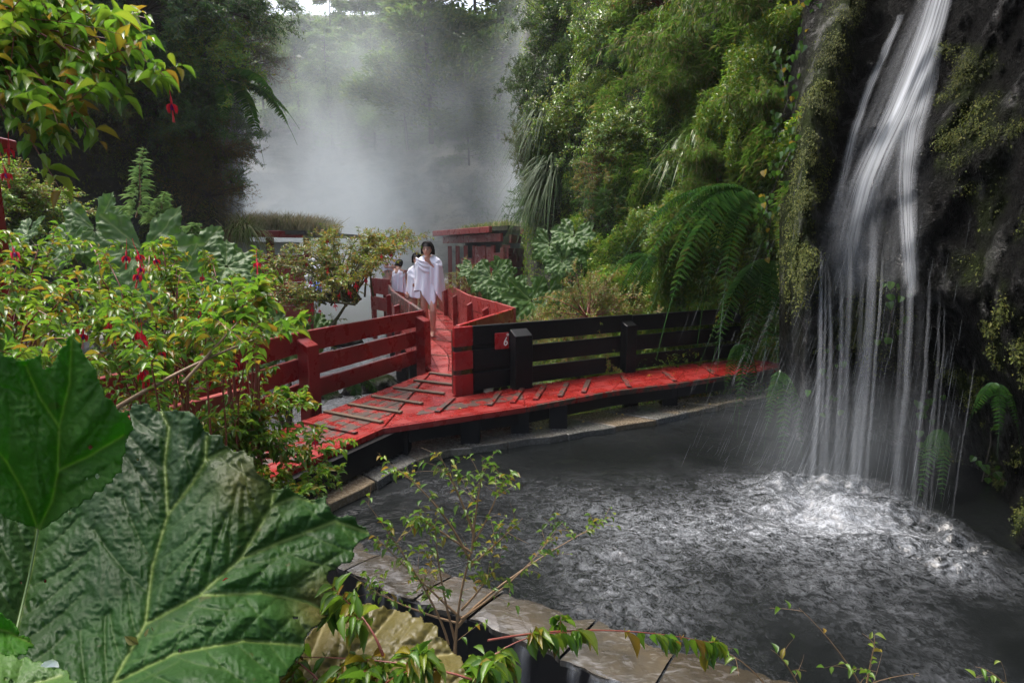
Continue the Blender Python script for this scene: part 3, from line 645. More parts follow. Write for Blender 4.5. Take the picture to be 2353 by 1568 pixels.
for i_ in (3, 10, 18, 26, 34):
    for L_ in (las, ras):
        m_ = MB(); p = L_[i_]; box(m_, p[0] - .1, p[0] + .1, p[1] - .1, p[1] + .1, -1.5, -.05); m_.build('pile', M['black_wood'], bk)
    m_ = MB(); beam(m_, las[i_], ras[i_], .12, -.3, -.052); m_.build('joist', M['black_wood'], bk)

m_ = MB(); prism(m_, [(-1.04, 7.19), JF + [.05, .12], (-.44, 6.61), (-.6, 7.2)], -.05, -.007); m_.build('plank', M['red'], bk)
def board(parent, line, z0, z1, th, mat, name='board', wob=None):
    """board swept along a plan polyline"""
    line = np.asarray(line, float); tg = nrm(np.gradient(line, axis=0)); nn_ = np.c_[-tg[:, 1], tg[:, 0]]
    n = len(line); V = np.zeros((n, 4, 3)); w = np.zeros(n) if wob is None else wob
    V[:, 0, :2] = V[:, 1, :2] = line - nn_ * th / 2; V[:, 2, :2] = V[:, 3, :2] = line + nn_ * th / 2
    V[:, 0, 2] = V[:, 3, 2] = z0 + w; V[:, 1, 2] = V[:, 2, 2] = z1 + w
    m_ = MB(); i = np.arange(n - 1)[:, None] * 4; j = np.arange(4)[None]
    m_.add(V.reshape(-1, 3), np.stack([i + j, i + (j + 1) % 4, i + 4 + (j + 1) % 4, i + 4 + j], -1).reshape(-1, 4))
    m_.f.append(np.array([[3, 2, 1, 0], [4 * n - 4, 4 * n - 3, 4 * n - 2, 4 * n - 1]])); return m_.build(name, mat, parent, bevel=.005 if n < 6 else 0)
def post(parent, p, tdir, w, dpt, z0, ztop, mat, slope=.06, front=-1):
    """square post, top cut sloping down to its front"""
    tdir = np.asarray(tdir) / np.linalg.norm(tdir); n_ = np.array([-tdir[1], tdir[0]]) * front
    V = []
    for z, dz in ((z0, 0), (ztop, 1)):
        for a, b in ((-1, -1), (1, -1), (1, 1), (-1, 1)):
            q = np.asarray(p) + tdir * a * w / 2 + n_ * b * dpt / 2; V.append([q[0], q[1], z - (slope * (b + 1) / 2 if dz else 0)])
    m_ = MB(); m_.add(V, BOXF); return m_.build('post', mat, parent, bevel=.006)
Z3 = [(.51, .72), (.255, .455), (.01, .20)]
# near red railing
r1 = thing('railing', 'dark red three board railing with square posts between bushes and ramp', 'railing')
A1, A2, A3 = np.array((-1.225, 7.80)), np.array((-2.13, 5.58)), np.array((-2.50, 3.99)); A4 = np.array((-2.75, 2.9))
for z0, z1 in Z3:
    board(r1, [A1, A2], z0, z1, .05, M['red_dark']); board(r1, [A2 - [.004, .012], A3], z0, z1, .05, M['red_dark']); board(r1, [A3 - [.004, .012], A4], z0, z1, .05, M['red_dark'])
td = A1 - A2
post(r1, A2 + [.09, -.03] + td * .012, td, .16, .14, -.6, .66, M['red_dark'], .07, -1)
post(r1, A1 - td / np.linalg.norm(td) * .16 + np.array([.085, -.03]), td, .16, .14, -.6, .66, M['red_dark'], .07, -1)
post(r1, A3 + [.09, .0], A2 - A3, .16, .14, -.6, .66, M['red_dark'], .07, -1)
m_ = MB(); beam(m_, A1 + [.0, -.01], A1 + np.array([.035, -.02]), .05, .01, .70); m_.build('end_board', M['red_dark'], r1, bevel=.005)
# low near-side railing
r2 = thing('railing', 'pink topped red railing end poking out of the fuchsia leaves', 'railing')
q0, q1 = np.array((-1.57, 3.24)), np.array((-2.1, 2.1))
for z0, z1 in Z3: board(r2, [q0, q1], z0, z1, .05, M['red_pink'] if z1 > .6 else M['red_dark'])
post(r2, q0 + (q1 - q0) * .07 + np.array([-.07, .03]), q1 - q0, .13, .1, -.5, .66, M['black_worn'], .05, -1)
# black railing of the right branch
bl = thing('railing', 'black three board railing behind the red bench-like walkway beside the pool', 'railing')
K0 = np.array((-.62, 5.95)); K1 = np.array(G(1085, 898)[:2]); K2 = np.array(G(1449, 852)[:2]) + [0, .08]; K3 = np.array(G(1700, 822)[:2]) + [0, .1]
for z0, z1 in Z3:
    board(bl, [K1 + [.004, .006], K2], z0, z1, .05, M['black_wood']); board(bl, [K2 + [.004, .003], K3], z0, z1 - .008, .05, M['black_wood'])
    board(bl, [K0, K1], z0 if z0 > .1 else -.03, z1, .052, M['black_worn'])
tk = K2 - K1
m_ = MB(); Mx, L_ = frame2d(K1 + [.01, .03], K1 + tk * .23 + [0, .03]); box(m_, 0, L_, .002, .03, .02, .70, Mx); m_.build('backing_board', M['black_wood'], bl)
post(bl, np.array(G(1197, 889)[:2]) + [0, -.03], tk, .22, .13, -.4, .665, M['black_wood'], .07, -1)
post(bl, K2 + [-.05, -.11], tk, .17, .13, -.4, .655, M['black_wood'], .06, -1)
post(bl, K0 + tk / np.linalg.norm(tk) * .05 + [-.02, .035], tk, .09, .06, -.05, .68, M['red_worn'], .0, -1)
# curved red railing on the right of the back walkway, with its short return
r3 = thing('railing', 'curved light red railing with inner posts on the far side of the walkway', 'railing')
cr = smooth_line(np.array([(.03, 7.91), (-.30, 8.96), (-.80, 10.32), (-1.21, 12.31), (-1.63, 14.18), (-2.3, 16.6), (-3.0, 18.6)]), 36)
for k, (z0, z1) in enumerate([(.50, .74), (.25, .485), (.0, .235)]):
    board(r3, cr, z0, z1, .05, M['red_pink'])
    board(r3, [np.array((-.60, 6.0)) + [.02, .04], np.array((.0, 7.86))], z0, z1 - .006, .05, M['red_worn'] if k else M['black_worn'])
for d_ in (.09, .22, .38, .56):
    i_ = int(d_ * 35) + (1 if d_ < .1 else 0); tg = cr[i_ + 1] - cr[i_]; n_ = np.array([-tg[1], tg[0]]) / np.linalg.norm(tg)
    post(r3, cr[i_] + n_ * .075, tg, .08, .09, -.3, .64, M['red'], .05, 1)
# curved left railing of the back walkway
r4 = thing('railing', 'curved weathered red railing on the walkway side facing the stream', 'railing')
cl_ = smooth_line(np.array([(-1.27, 7.86), (-1.77, 9.37), (-2.4, 11.6), (-3.06, 14.18), (-3.75, 17.0)]), 34)
wv = .02 * np.sin(np.linspace(0, 9, 34))
for k, (z0, z1) in enumerate([(.46, .72), (.19, .43), (-.12, .16)]): board(r4, cl_, z0, z1, .05, M['red_pink'] if k else M['red_worn'], wob=wv)
for i_ in (8, 17, 26):
    tg = cl_[i_ + 1] - cl_[i_]; n_ = np.array([-tg[1], tg[0]]) / np.linalg.norm(tg); post(r4, cl_[i_] + n_ * .08, tg, .12, .1, -.6, .6, M['red_dark'], .03, 1)
# far cross railings
def simple_rail(label, a, b, mat, zs, npost=3):
    r = thing('railing', label, 'railing'); a, b = np.array(a[:2]), np.array(b[:2])
    for z0, z1 in zs: board(r, [a, b], z0, z1, .05, mat)
    for t_ in np.linspace(.08, .92, npost): post(r, a + (b - a) * t_ + np.array([0, .08]), b - a, .14, .1, -.8, zs[0][1] - .05, mat, .03, 1)
simple_rail('short red railing crossing behind the bush at the bend', D(852, 650, 15.2), D(893, 640, 14.2), M['red_pink'], [(.44, .84), (.02, .36)], 2)
simple_rail('dull red railing closing the walkway behind the towelled child', D(880, 640, 19), D(975, 640, 17.8), M['red_pink'], [(.62, .95), (.3, .58), (-.05, .25)], 3)
# number board
sg = thing('sign', 'small red number board with white 6 on the black railing', 'number sign')
sc_ = np.array(D(1149, 769, 0) if False else (0, 0, 0))
mid = K1 + tk * .155; tkn = tk / np.linalg.norm(tk); nf = np.array([tkn[1], -tkn[0]])
R3 = np.array([[tkn[0], -nf[0], 0], [tkn[1], -nf[1], 0], [0, 0, 1]]); T3 = np.array([mid[0] + nf[0] * .035, mid[1] + nf[1] * .035, .535])
m_ = MB(); box(m_, -.085, .085, -.012, .012, -.09, .09, (R3, T3)); m_.build('board', red_paint('sign_red', .1, (.34, .012, .015)), sg, bevel=.003)
def stroke(pts, w, closed=False):
    pts = np.array(pts, float); tg = np.gradient(pts, axis=0) if not closed else np.roll(pts, -1, 0) - np.roll(pts, 1, 0)
    n_ = np.c_[-tg[:, 1], tg[:, 0]]; n_ /= np.linalg.norm(n_, axis=1, keepdims=True); w = np.broadcast_to(np.asarray(w, float), len(pts))[:, None]
    a, b = pts + n_ * w / 2, pts - n_ * w / 2; n = len(pts); m = MB(); to = lambda p, y: np.c_[p[:, 0], np.full(n, y), p[:, 1]] @ R3.T + T3
    V = np.stack([to(a, -.0155), to(b, -.0155), to(b, -.0125), to(a, -.0125)], 1); i = np.arange(n if closed else n - 1)[:, None]; j = np.arange(4)[None]
    m.add(V.reshape(-1, 3), np.stack([i * 4 + j, i * 4 + (j + 1) % 4, ((i + 1) % n) * 4 + (j + 1) % 4, ((i + 1) % n) * 4 + j], -1).reshape(-1, 4)); return m
six = [(.054, .040), (.044, .018), (.030, -.002), (.024, -.022), (.026, -.04), (.038, -.050), (.052, -.045), (.062, -.03), (.060, -.014), (.050, -.006), (.038, -.010), (.030, -.02)]
stroke(six, [.010, .012, .014, .016, .016, .015, .014, .015, .015, .014, .012, .009]).build('numeral', M['white_paint'], sg)
th = np.linspace(0, 2 * math.pi, 13)[:-1]; stroke(np.c_[.069 + .0105 * np.cos(th), .066 + .0105 * np.sin(th)], .008, True).build('degree_mark', M['white_paint'], sg)

# ================================================================== buildings
def facade(mb, a, b, z0, z1, th): beam(mb, a, b, th, z0, z1)
hb = thing('bathhouse', 'red timber bathhouse with turf roof half hidden in steam', 'building')
c0 = D(1162, 580, 15.0)[:2]; cL = D(1028, 580, 18.2)[:2]; cR = D(1245, 580, 17.2)[:2]
def out(c): return c
for a, b, zs in ((cL, c0, 0), (c0, cR, .04)):
    n = (np.array(b) - a); n = np.array([n[1], -n[0]]) / np.linalg.norm(n)
    m_ = MB(); beam(m_, a + n * .45, b + n * .45, .1, 2.0 - zs, 2.16 - zs); m_.build('roof_fascia', M['red_pink'], hb, bevel=.01)
    m_ = MB(); beam(m_, a + n * .12, b + n * .12, .08, 1.78 - zs, 2.0 - zs); m_.build('beam', M['red_pink'], hb, bevel=.01)
    Lw = np.linalg.norm(b - a); tg = (b - a) / Lw
    for k, t_ in enumerate(np.linspace(.05, .97, 7 if zs == 0 else 3)):
        p = a + tg * Lw * t_; m_ = MB(); box(m_, p[0] - .06, p[0] + .06, p[1] - .06, p[1] + .06, -.6, 1.7); m_.build('post', M['red_pink'], hb)
    segs = [(.3, .52, 1.35), (.55, .72, 1.68), (.74, .86, 1.66), (.86, .955, 1.5), (.955, 1, 1.64)] if zs == 0 else [(0, 1, 1.62)]
    for s0, s1, zt in segs:
        rows = 3 if zs == 0 else 4; zz = np.linspace(-.5, zt, rows + 1)
        for q in range(rows):
            m_ = MB(); beam(m_, a + tg * Lw * s0 + n * .05, a + tg * Lw * s1 + n * .05, .05, zz[q] + .008, zz[q + 1] - .008); m_.build('wall_board', M['red_pink'], hb)
m_ = MB(); back = np.array((-.3, 21.5)); prism(m_, [cL + [-.3, -.3], c0 + [.05, -.5], cR + [.4, -.1], np.array(cR) + [.6, 4.0], np.array(cL) + [.4, 4.0]], 2.06, 2.17); m_.build('roof', M['ground'], hb)
m_ = MB(); beam(m_, np.array(cL) + [.4, 2.2], np.array(cR) + [.0, 2.2], .1, -.6, 2.05); m_.build('wall', M['black_wood'], hb)
def blades(mb, P, h, w, rr, lean=.4):
    n = len(P); a = rr.uniform(0, 6.28, n); dx = np.c_[np.cos(a), np.sin(a), 0 * a]; l = np.c_[rr.normal(0, lean, n), rr.normal(0, lean, n), np.ones(n)]; h = h * rr.uniform(.5, 1.2, n)
    b0, b1 = P - dx * w / 2, P + dx * w / 2; mid = P + l * (h * .55)[:, None]; tip = P + l * h[:, None] * np.array([1.5, 1.5, .93])
    V = np.stack([b0, b1, mid + dx * w * .35, mid - dx * w * .35, tip], 1)
    base = np.arange(n)[:, None] * 5
    mb.add(V.reshape(-1, 3), base + np.array([[0, 1, 2, 3]])); k = len(mb.f)
    mb.f.append((base + (mb.n - 5 * n) + np.array([[3, 2, 4]])))
rr = np.random.default_rng(3)
tri = rr.dirichlet((1, 1, 1), 2600); corner = np.array([cL + np.array([.3, .3]), np.array(c0) + [.0, -.3], np.array(cR) + [.5, 2.]]); Pt = tri @ corner
m_ = MB(); blades(m_, np.c_[Pt, np.full(len(Pt), 2.15)], .22, .035, rr); tag(m_.build('turf', M['grass'], hb), kind='stuff')
h2 = thing('bathhouse', 'maroon bathhouse with pale window strip below grassy roof on left', 'building')
a, b = D(528, 560, 13.6)[:2], D(705, 560, 14.6)[:2]; n = np.array([.05, -1])
m_ = MB(); beam(m_, a + n * .3, b + n * .3, .1, 1.86, 2.02); m_.build('roof_fascia', M['red_dark'], h2, bevel=.01)
m_ = MB(); beam(m_, a, b, .06, 1.36, 1.45); m_.build('sill', M['red_dark'], h2)
for q in range(3):
    m_ = MB(); beam(m_, a, b, .06, -.4 + q * .585, .175 + q * .585); m_.build('wall_board', M['red_pink'], h2)
m_ = MB(); beam(m_, a + [.1, .03], b + [-.2, .03], .03, 1.46, 1.76); m_.build('window', M['grey_paint'], h2)
for t_ in (.0, .5, 1.): 
    p = a + (b - a) * t_ + [0, .02]; m_ = MB(); box(m_, p[0] - .07, p[0] + .07, p[1] - .07, p[1] + .07, -.6, 1.86); m_.build('post', M['red_dark'], h2)
m_ = MB(); prism(m_, [a + [-.2, -.35], b + [.1, -.35], b + [.6, 3.5], a + [-.2, 3.5]], 1.93, 2.03); m_.build('roof', M['ground'], h2)
n_ = 3500; q = rr.uniform(0, 1, (n_, 2)); Pt = a + (b - a) * q[:, :1] + np.c_[0 * q[:, 1], q[:, 1] * 3.2 - .2]
m_ = MB(); blades(m_, np.c_[Pt, np.full(n_, 2.0)], .5, .03, rr, .35); tag(m_.build('turf', M['tan_grass'], h2), kind='stuff')
gp = thing('gatepost', 'red timber post carrying a crossbeam at the far left edge', 'gate post')
p = D(-42, 400, 4.2); m_ = MB(); box(m_, p[0] - .07, p[0] + .07, p[1] - .07, p[1] + .07, -1.0, 2.22); m_.build('post', M['red_dark'], gp, bevel=.008)
m_ = MB(); box(m_, p[0] - .6, p[0] + .20, p[1] - .1, p[1] + .1, 2.223, 2.30); m_.build('crossbeam', M['red_dark'], gp, bevel=.008)

# ================================================================== haze and steam
hz = MB(); box(hz, -152, 152, -144, 160, -2.6, 34); t = NT('haze'); pv = t.n('ShaderNodeVolumePrincipled'); pv.inputs['Color'].default_value = (.93, .95, 1, 1); pv.inputs['Density'].default_value = .0006; pv.inputs['Anisotropy'].default_value = .2
t.l(pv.outputs[0], t.out.inputs['Volume']); o = hz.build('haze', t.m); tag(o, kind='stuff')
# ================================================================== plant kit
T4 = (np.array([[0, 0, 0], [.5, .42, .10], [0, 1, -.06], [-.5, .42, .10]]), np.array([[0, 1, 2], [0, 2, 3]]))
def blade_tmpl(rows, droop, fold=.12, tip=0.0):
    V = []; F = []
    for y, w in rows:
        z = -droop * y * y
        V += [[-w / 2, y, z + fold * w], [0, y, z], [w / 2, y, z + fold * w]]
    for i in range(len(rows) - 1):
        for j in range(2): F.append([i * 3 + j, i * 3 + j + 1, i * 3 + j + 4, i * 3 + j + 3])
    return np.array(V, float), np.array(F)
TN = blade_tmpl([(0, .06), (.18, .62), (.42, 1), (.7, .74), (.9, .26), (1.02, .02)], .22, .3)
TB = blade_tmpl([(0, .4), (.3, 1), (.7, .7), (1, .03)], .35, .2)
TP = blade_tmpl([(0, .9), (.4, 1), (.75, .7), (1, .05)], .28, .25)
TH = blade_tmpl([(0, .5), (.1, .95), (.3, 1.05), (.6, .75), (.85, .3), (1, .02)], .15, .18)
def emit(mb, P, A, N, L, Wd, tm):
    n = len(P)
    if n == 0: return
    A = nrm(A); Sd = nrm(np.cross(A, N)); N2 = np.cross(Sd, A); V, F = tm; L = np.broadcast_to(L, n)[:, None, None]; Wd = np.broadcast_to(Wd, n)[:, None, None]
    X = P[:, None] + L * V[None, :, 1:2] * A[:, None] + Wd * V[None, :, 0:1] * Sd[:, None] + L * V[None, :, 2:3] * N2[:, None]
    mb.add(X.reshape(-1, 3), (F[None] + (np.arange(n) * len(V))[:, None, None]).reshape(-1, F.shape[1]))
def strips(mb, pts, w, wdir):
    """flat ribbons: pts (M,N,3), w (M,N), wdir (M,3)"""
    M_, N_ = w.shape; off = wdir[:, None] * w[..., None] / 2
    V = np.stack([pts - off, pts + off], 2); i = np.arange(N_ - 1)
    F = np.stack([i * 2, i * 2 + 1, i * 2 + 3, i * 2 + 2], -1)
    mb.add(V.reshape(-1, 3), (F[None] + (np.arange(M_) * N_ * 2)[:, None, None]).reshape(-1, 4))
def runit(rr, n): return nrm(rr.normal(0, 1, (n, 3)))
UP = np.array([0, 0, 1.])
def bez(p0, p1, p2, n=9):
    t = np.linspace(0, 1, n)[None, :, None]; p0, p1, p2 = (np.asarray(x, float).reshape(-1, 1, 3) for x in (p0, p1, p2))
    return (1 - t) ** 2 * p0 + 2 * t * (1 - t) * p1 + t * t * p2
def from_mains(rr, mains, r0, ntw, twL, nl, lL, lW, tm, t0=.25, twr=None, pairs=.8, droop=.15, leaf_droop=.25, up_bias=.15, outer=0., bare=0., k=4, lsd=.25):
    """mains (M,N,3): add twigs and opposite leaf pairs; returns branch MB, leaf MB, twig points"""
    Mn, N = mains.shape[:2]; br, lf = MB(), MB(); tt = np.linspace(0, 1, N)
    rad = np.broadcast_to(np.asarray(r0, float).reshape(-1, 1), (Mn, 1)) * (1 - .82 * tt)[None]
    tubes(br, mains, rad, k)
    tpos = t0 + (1 - t0) * rr.uniform(0, 1, (Mn, ntw)) ** (1 - outer); mi = np.repeat(np.arange(Mn), ntw); tp = tpos.ravel()
    x = tp * (N - 1); i = np.minimum(x.astype(int), N - 2); f = (x - i)[:, None]
    base = mains[mi, i] * (1 - f) + mains[mi, i + 1] * f; tg = nrm(mains[mi, i + 1] - mains[mi, i])
    d = nrm(tg * .75 + runit(rr, len(tp)) * .85 + UP * up_bias); l = twL * rr.uniform(.45, 1.15, len(tp)) * (1.15 - .5 * tp)
    s = np.linspace(0, 1, 6); curl = runit(rr, len(tp)) * .18
    tw = base[:, None] + d[:, None] * (s[None, :, None] * l[:, None, None]) + (curl - UP * droop)[:, None] * (s[None, :, None] ** 2 * l[:, None, None])
    tr = (twr or max(.0012, .25 * float(np.mean(r0)))) * (1 - .6 * s)[None] * np.ones((len(tp), 1)); tubes(br, tw, tr, 3)
    # leaf pairs on twigs (and the main's tip)
    sets = [(tw, nl), (mains[:, N // 2:], nl)]
    for pts, m in sets:
        K, Nn = pts.shape[:2]; sp = np.linspace(.12, 1, m)[None] + rr.normal(0, .03, (K, m)); sp = np.clip(sp, 0, .999) * (Nn - 1)
        ii = sp.astype(int); ff = (sp - ii)[..., None]; r_ = np.arange(K)[:, None]
        P = pts[r_, ii] * (1 - ff) + pts[r_, ii + 1] * ff; T = nrm(pts[r_, ii + 1] - pts[r_, ii])
        sd = nrm(np.cross(T, UP + .2 * runit(rr, K * m).reshape(K, m, 3))); up = np.cross(sd, T)
        alt = (np.arange(m) % 2)[None, :, None]; sv = sd * (1 - .55 * alt) + up * .5 * alt
        for sg in (-1, 1):
            A = (T * (1.1 - pairs) + sv * sg * pairs + runit(rr, K * m).reshape(K, m, 3) * .28 - UP * leaf_droop * rr.uniform(.2, 1.4, (K, m, 1))).reshape(-1, 3)
            keep = rr.uniform(0, 1, len(A)) > bare; n_ = keep.sum(); Nv = nrm(UP + .45 * runit(rr, n_))
            sc = lL * np.clip(rr.normal(1, lsd, n_), .35, 1.7); emit(lf, P.reshape(-1, 3)[keep], A[keep], Nv, sc, sc * lW / lL, tm)
    return br, lf, tw
def gen_shrub(seed, nmain=26, L=1., cone=75, droop=.25, ntw=14, twL=.32, nl=7, lL=.045, lW=.022, tm=T4, r0=.012, **kw):
    rr = np.random.default_rng(seed); az = rr.uniform(0, 2 * math.pi, nmain); po = np.radians(cone) * np.sqrt(rr.uniform(0, 1, nmain))
    d = np.stack([np.sin(po) * np.cos(az), np.sin(po) * np.sin(az), np.cos(po)], -1); l = L * rr.uniform(.65, 1.1, nmain); t = np.linspace(0, 1, 9)
    m = d[:, None] * (t[None, :, None] * l[:, None, None]) - UP * (droop * l[:, None, None] * t[None, :, None] ** 2) + np.cumsum(rr.normal(0, .02 * L, (nmain, 9, 3)), 1) * t[None, :, None]
    b, f, tw = from_mains(rr, m, r0, ntw, twL * L, nl, lL, lW, tm, **kw); return b, f
KIT = {}
def kit(kind, var, fn, leafmat, barkmat, leafname='foliage'):
    key = (kind, var)
    if key not in KIT:
        b, f = fn(var); KIT[key] = (b.mesh(kind + '_branches', barkmat, True), f.mesh(kind + '_leaves', leafmat))
    return KIT[key]
SHRUBS = {
 'bright': (lambda v: gen_shrub(10 + v, 30, 1., 80, .3, 15, .34, 7, .05, .024), 'bright', 'bark'),
 'gold': (lambda v: gen_shrub(20 + v, 34, 1., 85, .35, 16, .30, 8, .038, .018), 'fuchsia_far', 'bark_red'),
 'dark': (lambda v: gen_shrub(30 + v, 30, 1., 75, .2, 16, .30, 8, .048, .018), 'dark', 'bark'),
 'olive': (lambda v: gen_shrub(40 + v, 30, 1., 80, .25, 15, .32, 8, .046, .016), 'olive', 'bark'),
 'fine': (lambda v: gen_shrub(50 + v, 34, 1., 75, .15, 18, .26, 12, .026, .008, lW_=0) if False else gen_shrub(50 + v, 34, 1., 75, .15, 18, .26, 12, .03, .009), 'fine', 'bark'),
 'brown': (lambda v: gen_shrub(60 + v, 30, 1., 70, .1, 20, .36, 6, .032, .010, bare=.45), 'brown', 'bark'),
}
def q_dir(d): return Vector(d).normalized().to_track_quat('Z', 'Y')
def qturn(d, a):
    from mathutils import Quaternion
    return q_dir(d) @ Quaternion((0, 0, 1), a)
M['yellow_leaf'] = plain('yellow_leaf', (.5, .36, .06), .5)
SEQ = [0]
def shrub(kind, name, label, cat, pos, R, d=(0, 0, 1), var=None, group=None, squash=1.0):
    fn, lm, bm = SHRUBS[kind]; SEQ[0] += 1; var = SEQ[0] % 3 if var is None else var
    b, f = kit(kind, var, fn, M[lm], M[bm]); t = thing(name, label, cat, tuple(pos), group, qturn(d, SEQ[0] * 2.1)); t.scale = (R, R, R * squash)
    link('branches', b, t); link('foliage', f, t); return t

# ------------------------------------------------------------------ blanket of unsorted growth on the slopes
def blanket(name, Pg, Ug, Vg, mask, n, seed, mat, lL, lW, lift, tm=T4, hang=.5, clump=.7, clumpf=1.6):
    rr = np.random.default_rng(seed); A, B = Pg.shape[:2]
    a = rr.uniform(0, A - 1.01, n * 4); b = rr.uniform(0, B - 1.01, n * 4); i, j = a.astype(int), b.astype(int); fa, fb = (a - i)[:, None], (b - j)[:, None]
    P = (Pg[i, j] * (1 - fa) * (1 - fb) + Pg[i + 1, j] * fa * (1 - fb) + Pg[i, j + 1] * (1 - fa) * fb + Pg[i + 1, j + 1] * fa * fb)
    cl = fbm(P * clumpf, seed, 3); ok = mask(Ug[i, j], Vg[i, j]) & (rr.uniform(0, 1, len(P)) < np.clip(.5 + clump * cl * 1.6, .03, 1))
    P = P[ok][:n]; cl = cl[ok][:n]; q = nrm(np.array([0, 0, CAMZ]) - P); out_ = nrm(q * .7 + np.array([-.25, 0, .45]))
    h = lift * (.35 + np.clip(cl, -.3, 1)) * rr.uniform(0, 1, len(P)) ** .6 + .02; P = P + out_ * h[:, None]
    Ax = nrm(out_ * .6 + runit(rr, len(P)) * .75 - UP * hang); Nv = nrm(out_ + .6 * UP + .5 * runit(rr, len(P))); s_ = lL * np.clip(rr.normal(1, .3, len(P)), .4, 1.8)
    m_ = MB(); emit(m_, P, Ax, Nv, s_, s_ * lW / lL, tm); return tag(m_.build(name, mat), kind='stuff')
uu, vv, PS, n_ = surf(SL_U, SL_V, SL, 110, 110, 31, .35, .9)
blanket('undergrowth', PS, uu, vv, lambda u, v: u > 1205, 200000, 1, M['bright'], .05, .021, .65)
blanket('undergrowth', PS, uu, vv, lambda u, v: u > 1205, 60000, 2, M['dark'], .06, .02, .4)
blanket('undergrowth', PS, uu, vv, lambda u, v: (u > 1380) & (v > -200), 45000, 3, M['bamboo'], .09, .009, .6, TB, .3)
blanket('undergrowth', PS, uu, vv, lambda u, v: (u > 1600), 40000, 4, M['moss'], .05, .015, .15)
uu, vv = LEFTU, LEFTV
blanket('undergrowth', LEFTP, uu, vv, lambda u, v: (v < 330 + 60 * np.sin(u * .02)), 110000, 5, M['dark'], .075, .026, .7)
blanket('undergrowth', LEFTP, uu, vv, lambda u, v: (v < 300) & (u > 150), 60000, 10, M['fine'], .07, .022, .9)  # brighter leaves added to stand for highlights on the dark growth
blanket('undergrowth', LEFTP, uu, vv, lambda u, v: (u > 100), 60000, 6, M['olive'], .06, .018, .35, T4, .8)
blanket('undergrowth', LEFTP, uu, vv, lambda u, v: (u > 360) & (v > 220), 30000, 7, M['brown'], .06, .016, .5)

# ------------------------------------------------------------------ right slope: plants that stand out
def on_slope(u, v, off=.1): return D(u, v, slope_depth(u, v) - off)
OUT = (-.55, -.5, .55)
RS = [('dark', 'conifer_shrub', 'dark evergreen shrub jutting over the misty gap at the slope top', 'shrub', 1285, 70, 1.35, (-.9, -.1, .3)),
 ('dark', 'conifer_shrub', 'dark glossy shrub on the slope edge below the jutting evergreen', 'shrub', 1290, 190, 1.1, (-.6, -.3, .3)),
 ('bright', 'leafy_shrub', 'yellow green shrub with red specks at top of the slope', 'shrub', 1420, 70, 1.3, OUT),
 ('gold', 'leafy_shrub', 'golden green shrub at the top edge of the slope, above the bamboo', 'shrub', 1530, 20, 1.25, OUT),
 ('bright', 'leafy_shrub', 'yellow green shrub bulging out at the misty edge of the slope', 'shrub', 1340, 245, 1.2, (-.7, -.4, .5)),
 ('fine', 'feathery_shrub', 'feathery deep green shrub high on the slope between yellow shrubs', 'shrub', 1460, 130, .8, OUT),
 ('bright', 'leafy_shrub', 'small leaved yellow green shrub in the middle of the slope', 'shrub', 1440, 330, 1.05, OUT),
 ('gold', 'leafy_shrub', 'gold tinged shrub at mid slope left of the bamboo', 'shrub', 1400, 400, .8, OUT),
 ('fine', 'feathery_shrub', 'feathery bright green cushion shrub low on the slope above the big leaves', 'shrub', 1400, 462, .62, OUT),
 ('dark', 'leafy_shrub', 'dark shrub at the frame top between bamboo and the mossy ridge', 'shrub', 1850, 20, .8, OUT),
 ('dark', 'leafy_shrub', 'dark small leaved shrub at the top beside the cascade', 'shrub', 1700, 30, 1.0, OUT),
 ('bright', 'leafy_shrub', 'pale green shrub tucked under the bamboo clump', 'shrub', 1560, 520, .7, OUT),
 ('dark', 'leafy_shrub', 'dark drooping shrub at the misty slope edge above the strappy leaves', 'shrub', 1225, 200, 1.0, (-.8, -.2, .1)),
 ('olive', 'leafy_shrub', 'olive shrub at the misty slope edge between strappy tufts', 'shrub', 1230, 340, .9, (-.8, -.3, .1)),
 ('fine', 'leafy_shrub', 'soft green shrub at the misty slope edge above the wet gunnera', 'shrub', 1235, 470, .8, (-.7, -.4, .2)),
 ('bright', 'leafy_shrub', 'fresh green shrub at the misty slope edge beside the dark one', 'shrub', 1280, 310, .9, (-.7, -.4, .3)),
 ('gold', 'fuchsia_shrub', 'reddish gold small leaved fuchsia behind the black railing', 'shrub', 1350, 680, .85, (-.3, -.5, .7)),
 ('gold', 'fuchsia_shrub', 'wide gold green fuchsia behind the black railing below the fern', 'shrub', 1500, 690, .95, (-.2, -.6, .6)),
 ('bright', 'fuchsia_shrub', 'green fuchsia filling the gap under the black railing', 'shrub', 1340, 830, .7, (-.1, -.6, .7)),
 ('gold', 'fuchsia_shrub', 'orange tinged fuchsia in front of the bathhouse wall', 'shrub', 1085, 628, .7, (0, -.3, .8)),
 ('gold', 'fuchsia_shrub', 'low gold green fuchsia right of the gunnera by the curved railing', 'shrub', 1250, 740, .7, (-.2, -.4, .8))]
for k, nm, lab, cat, u, v, R, d in RS:
    if nm == 'fuchsia_shrub':
        dd = {1350: 7.6, 1500: 9.0, 1340: 7.6, 1085: 12.5, 1250: 8.3}[u]; p = D(u, v, dd); p[2] -= .35 * R
    else: p = on_slope(u, v)
    shrub(k, nm, lab, cat, p, R, d)

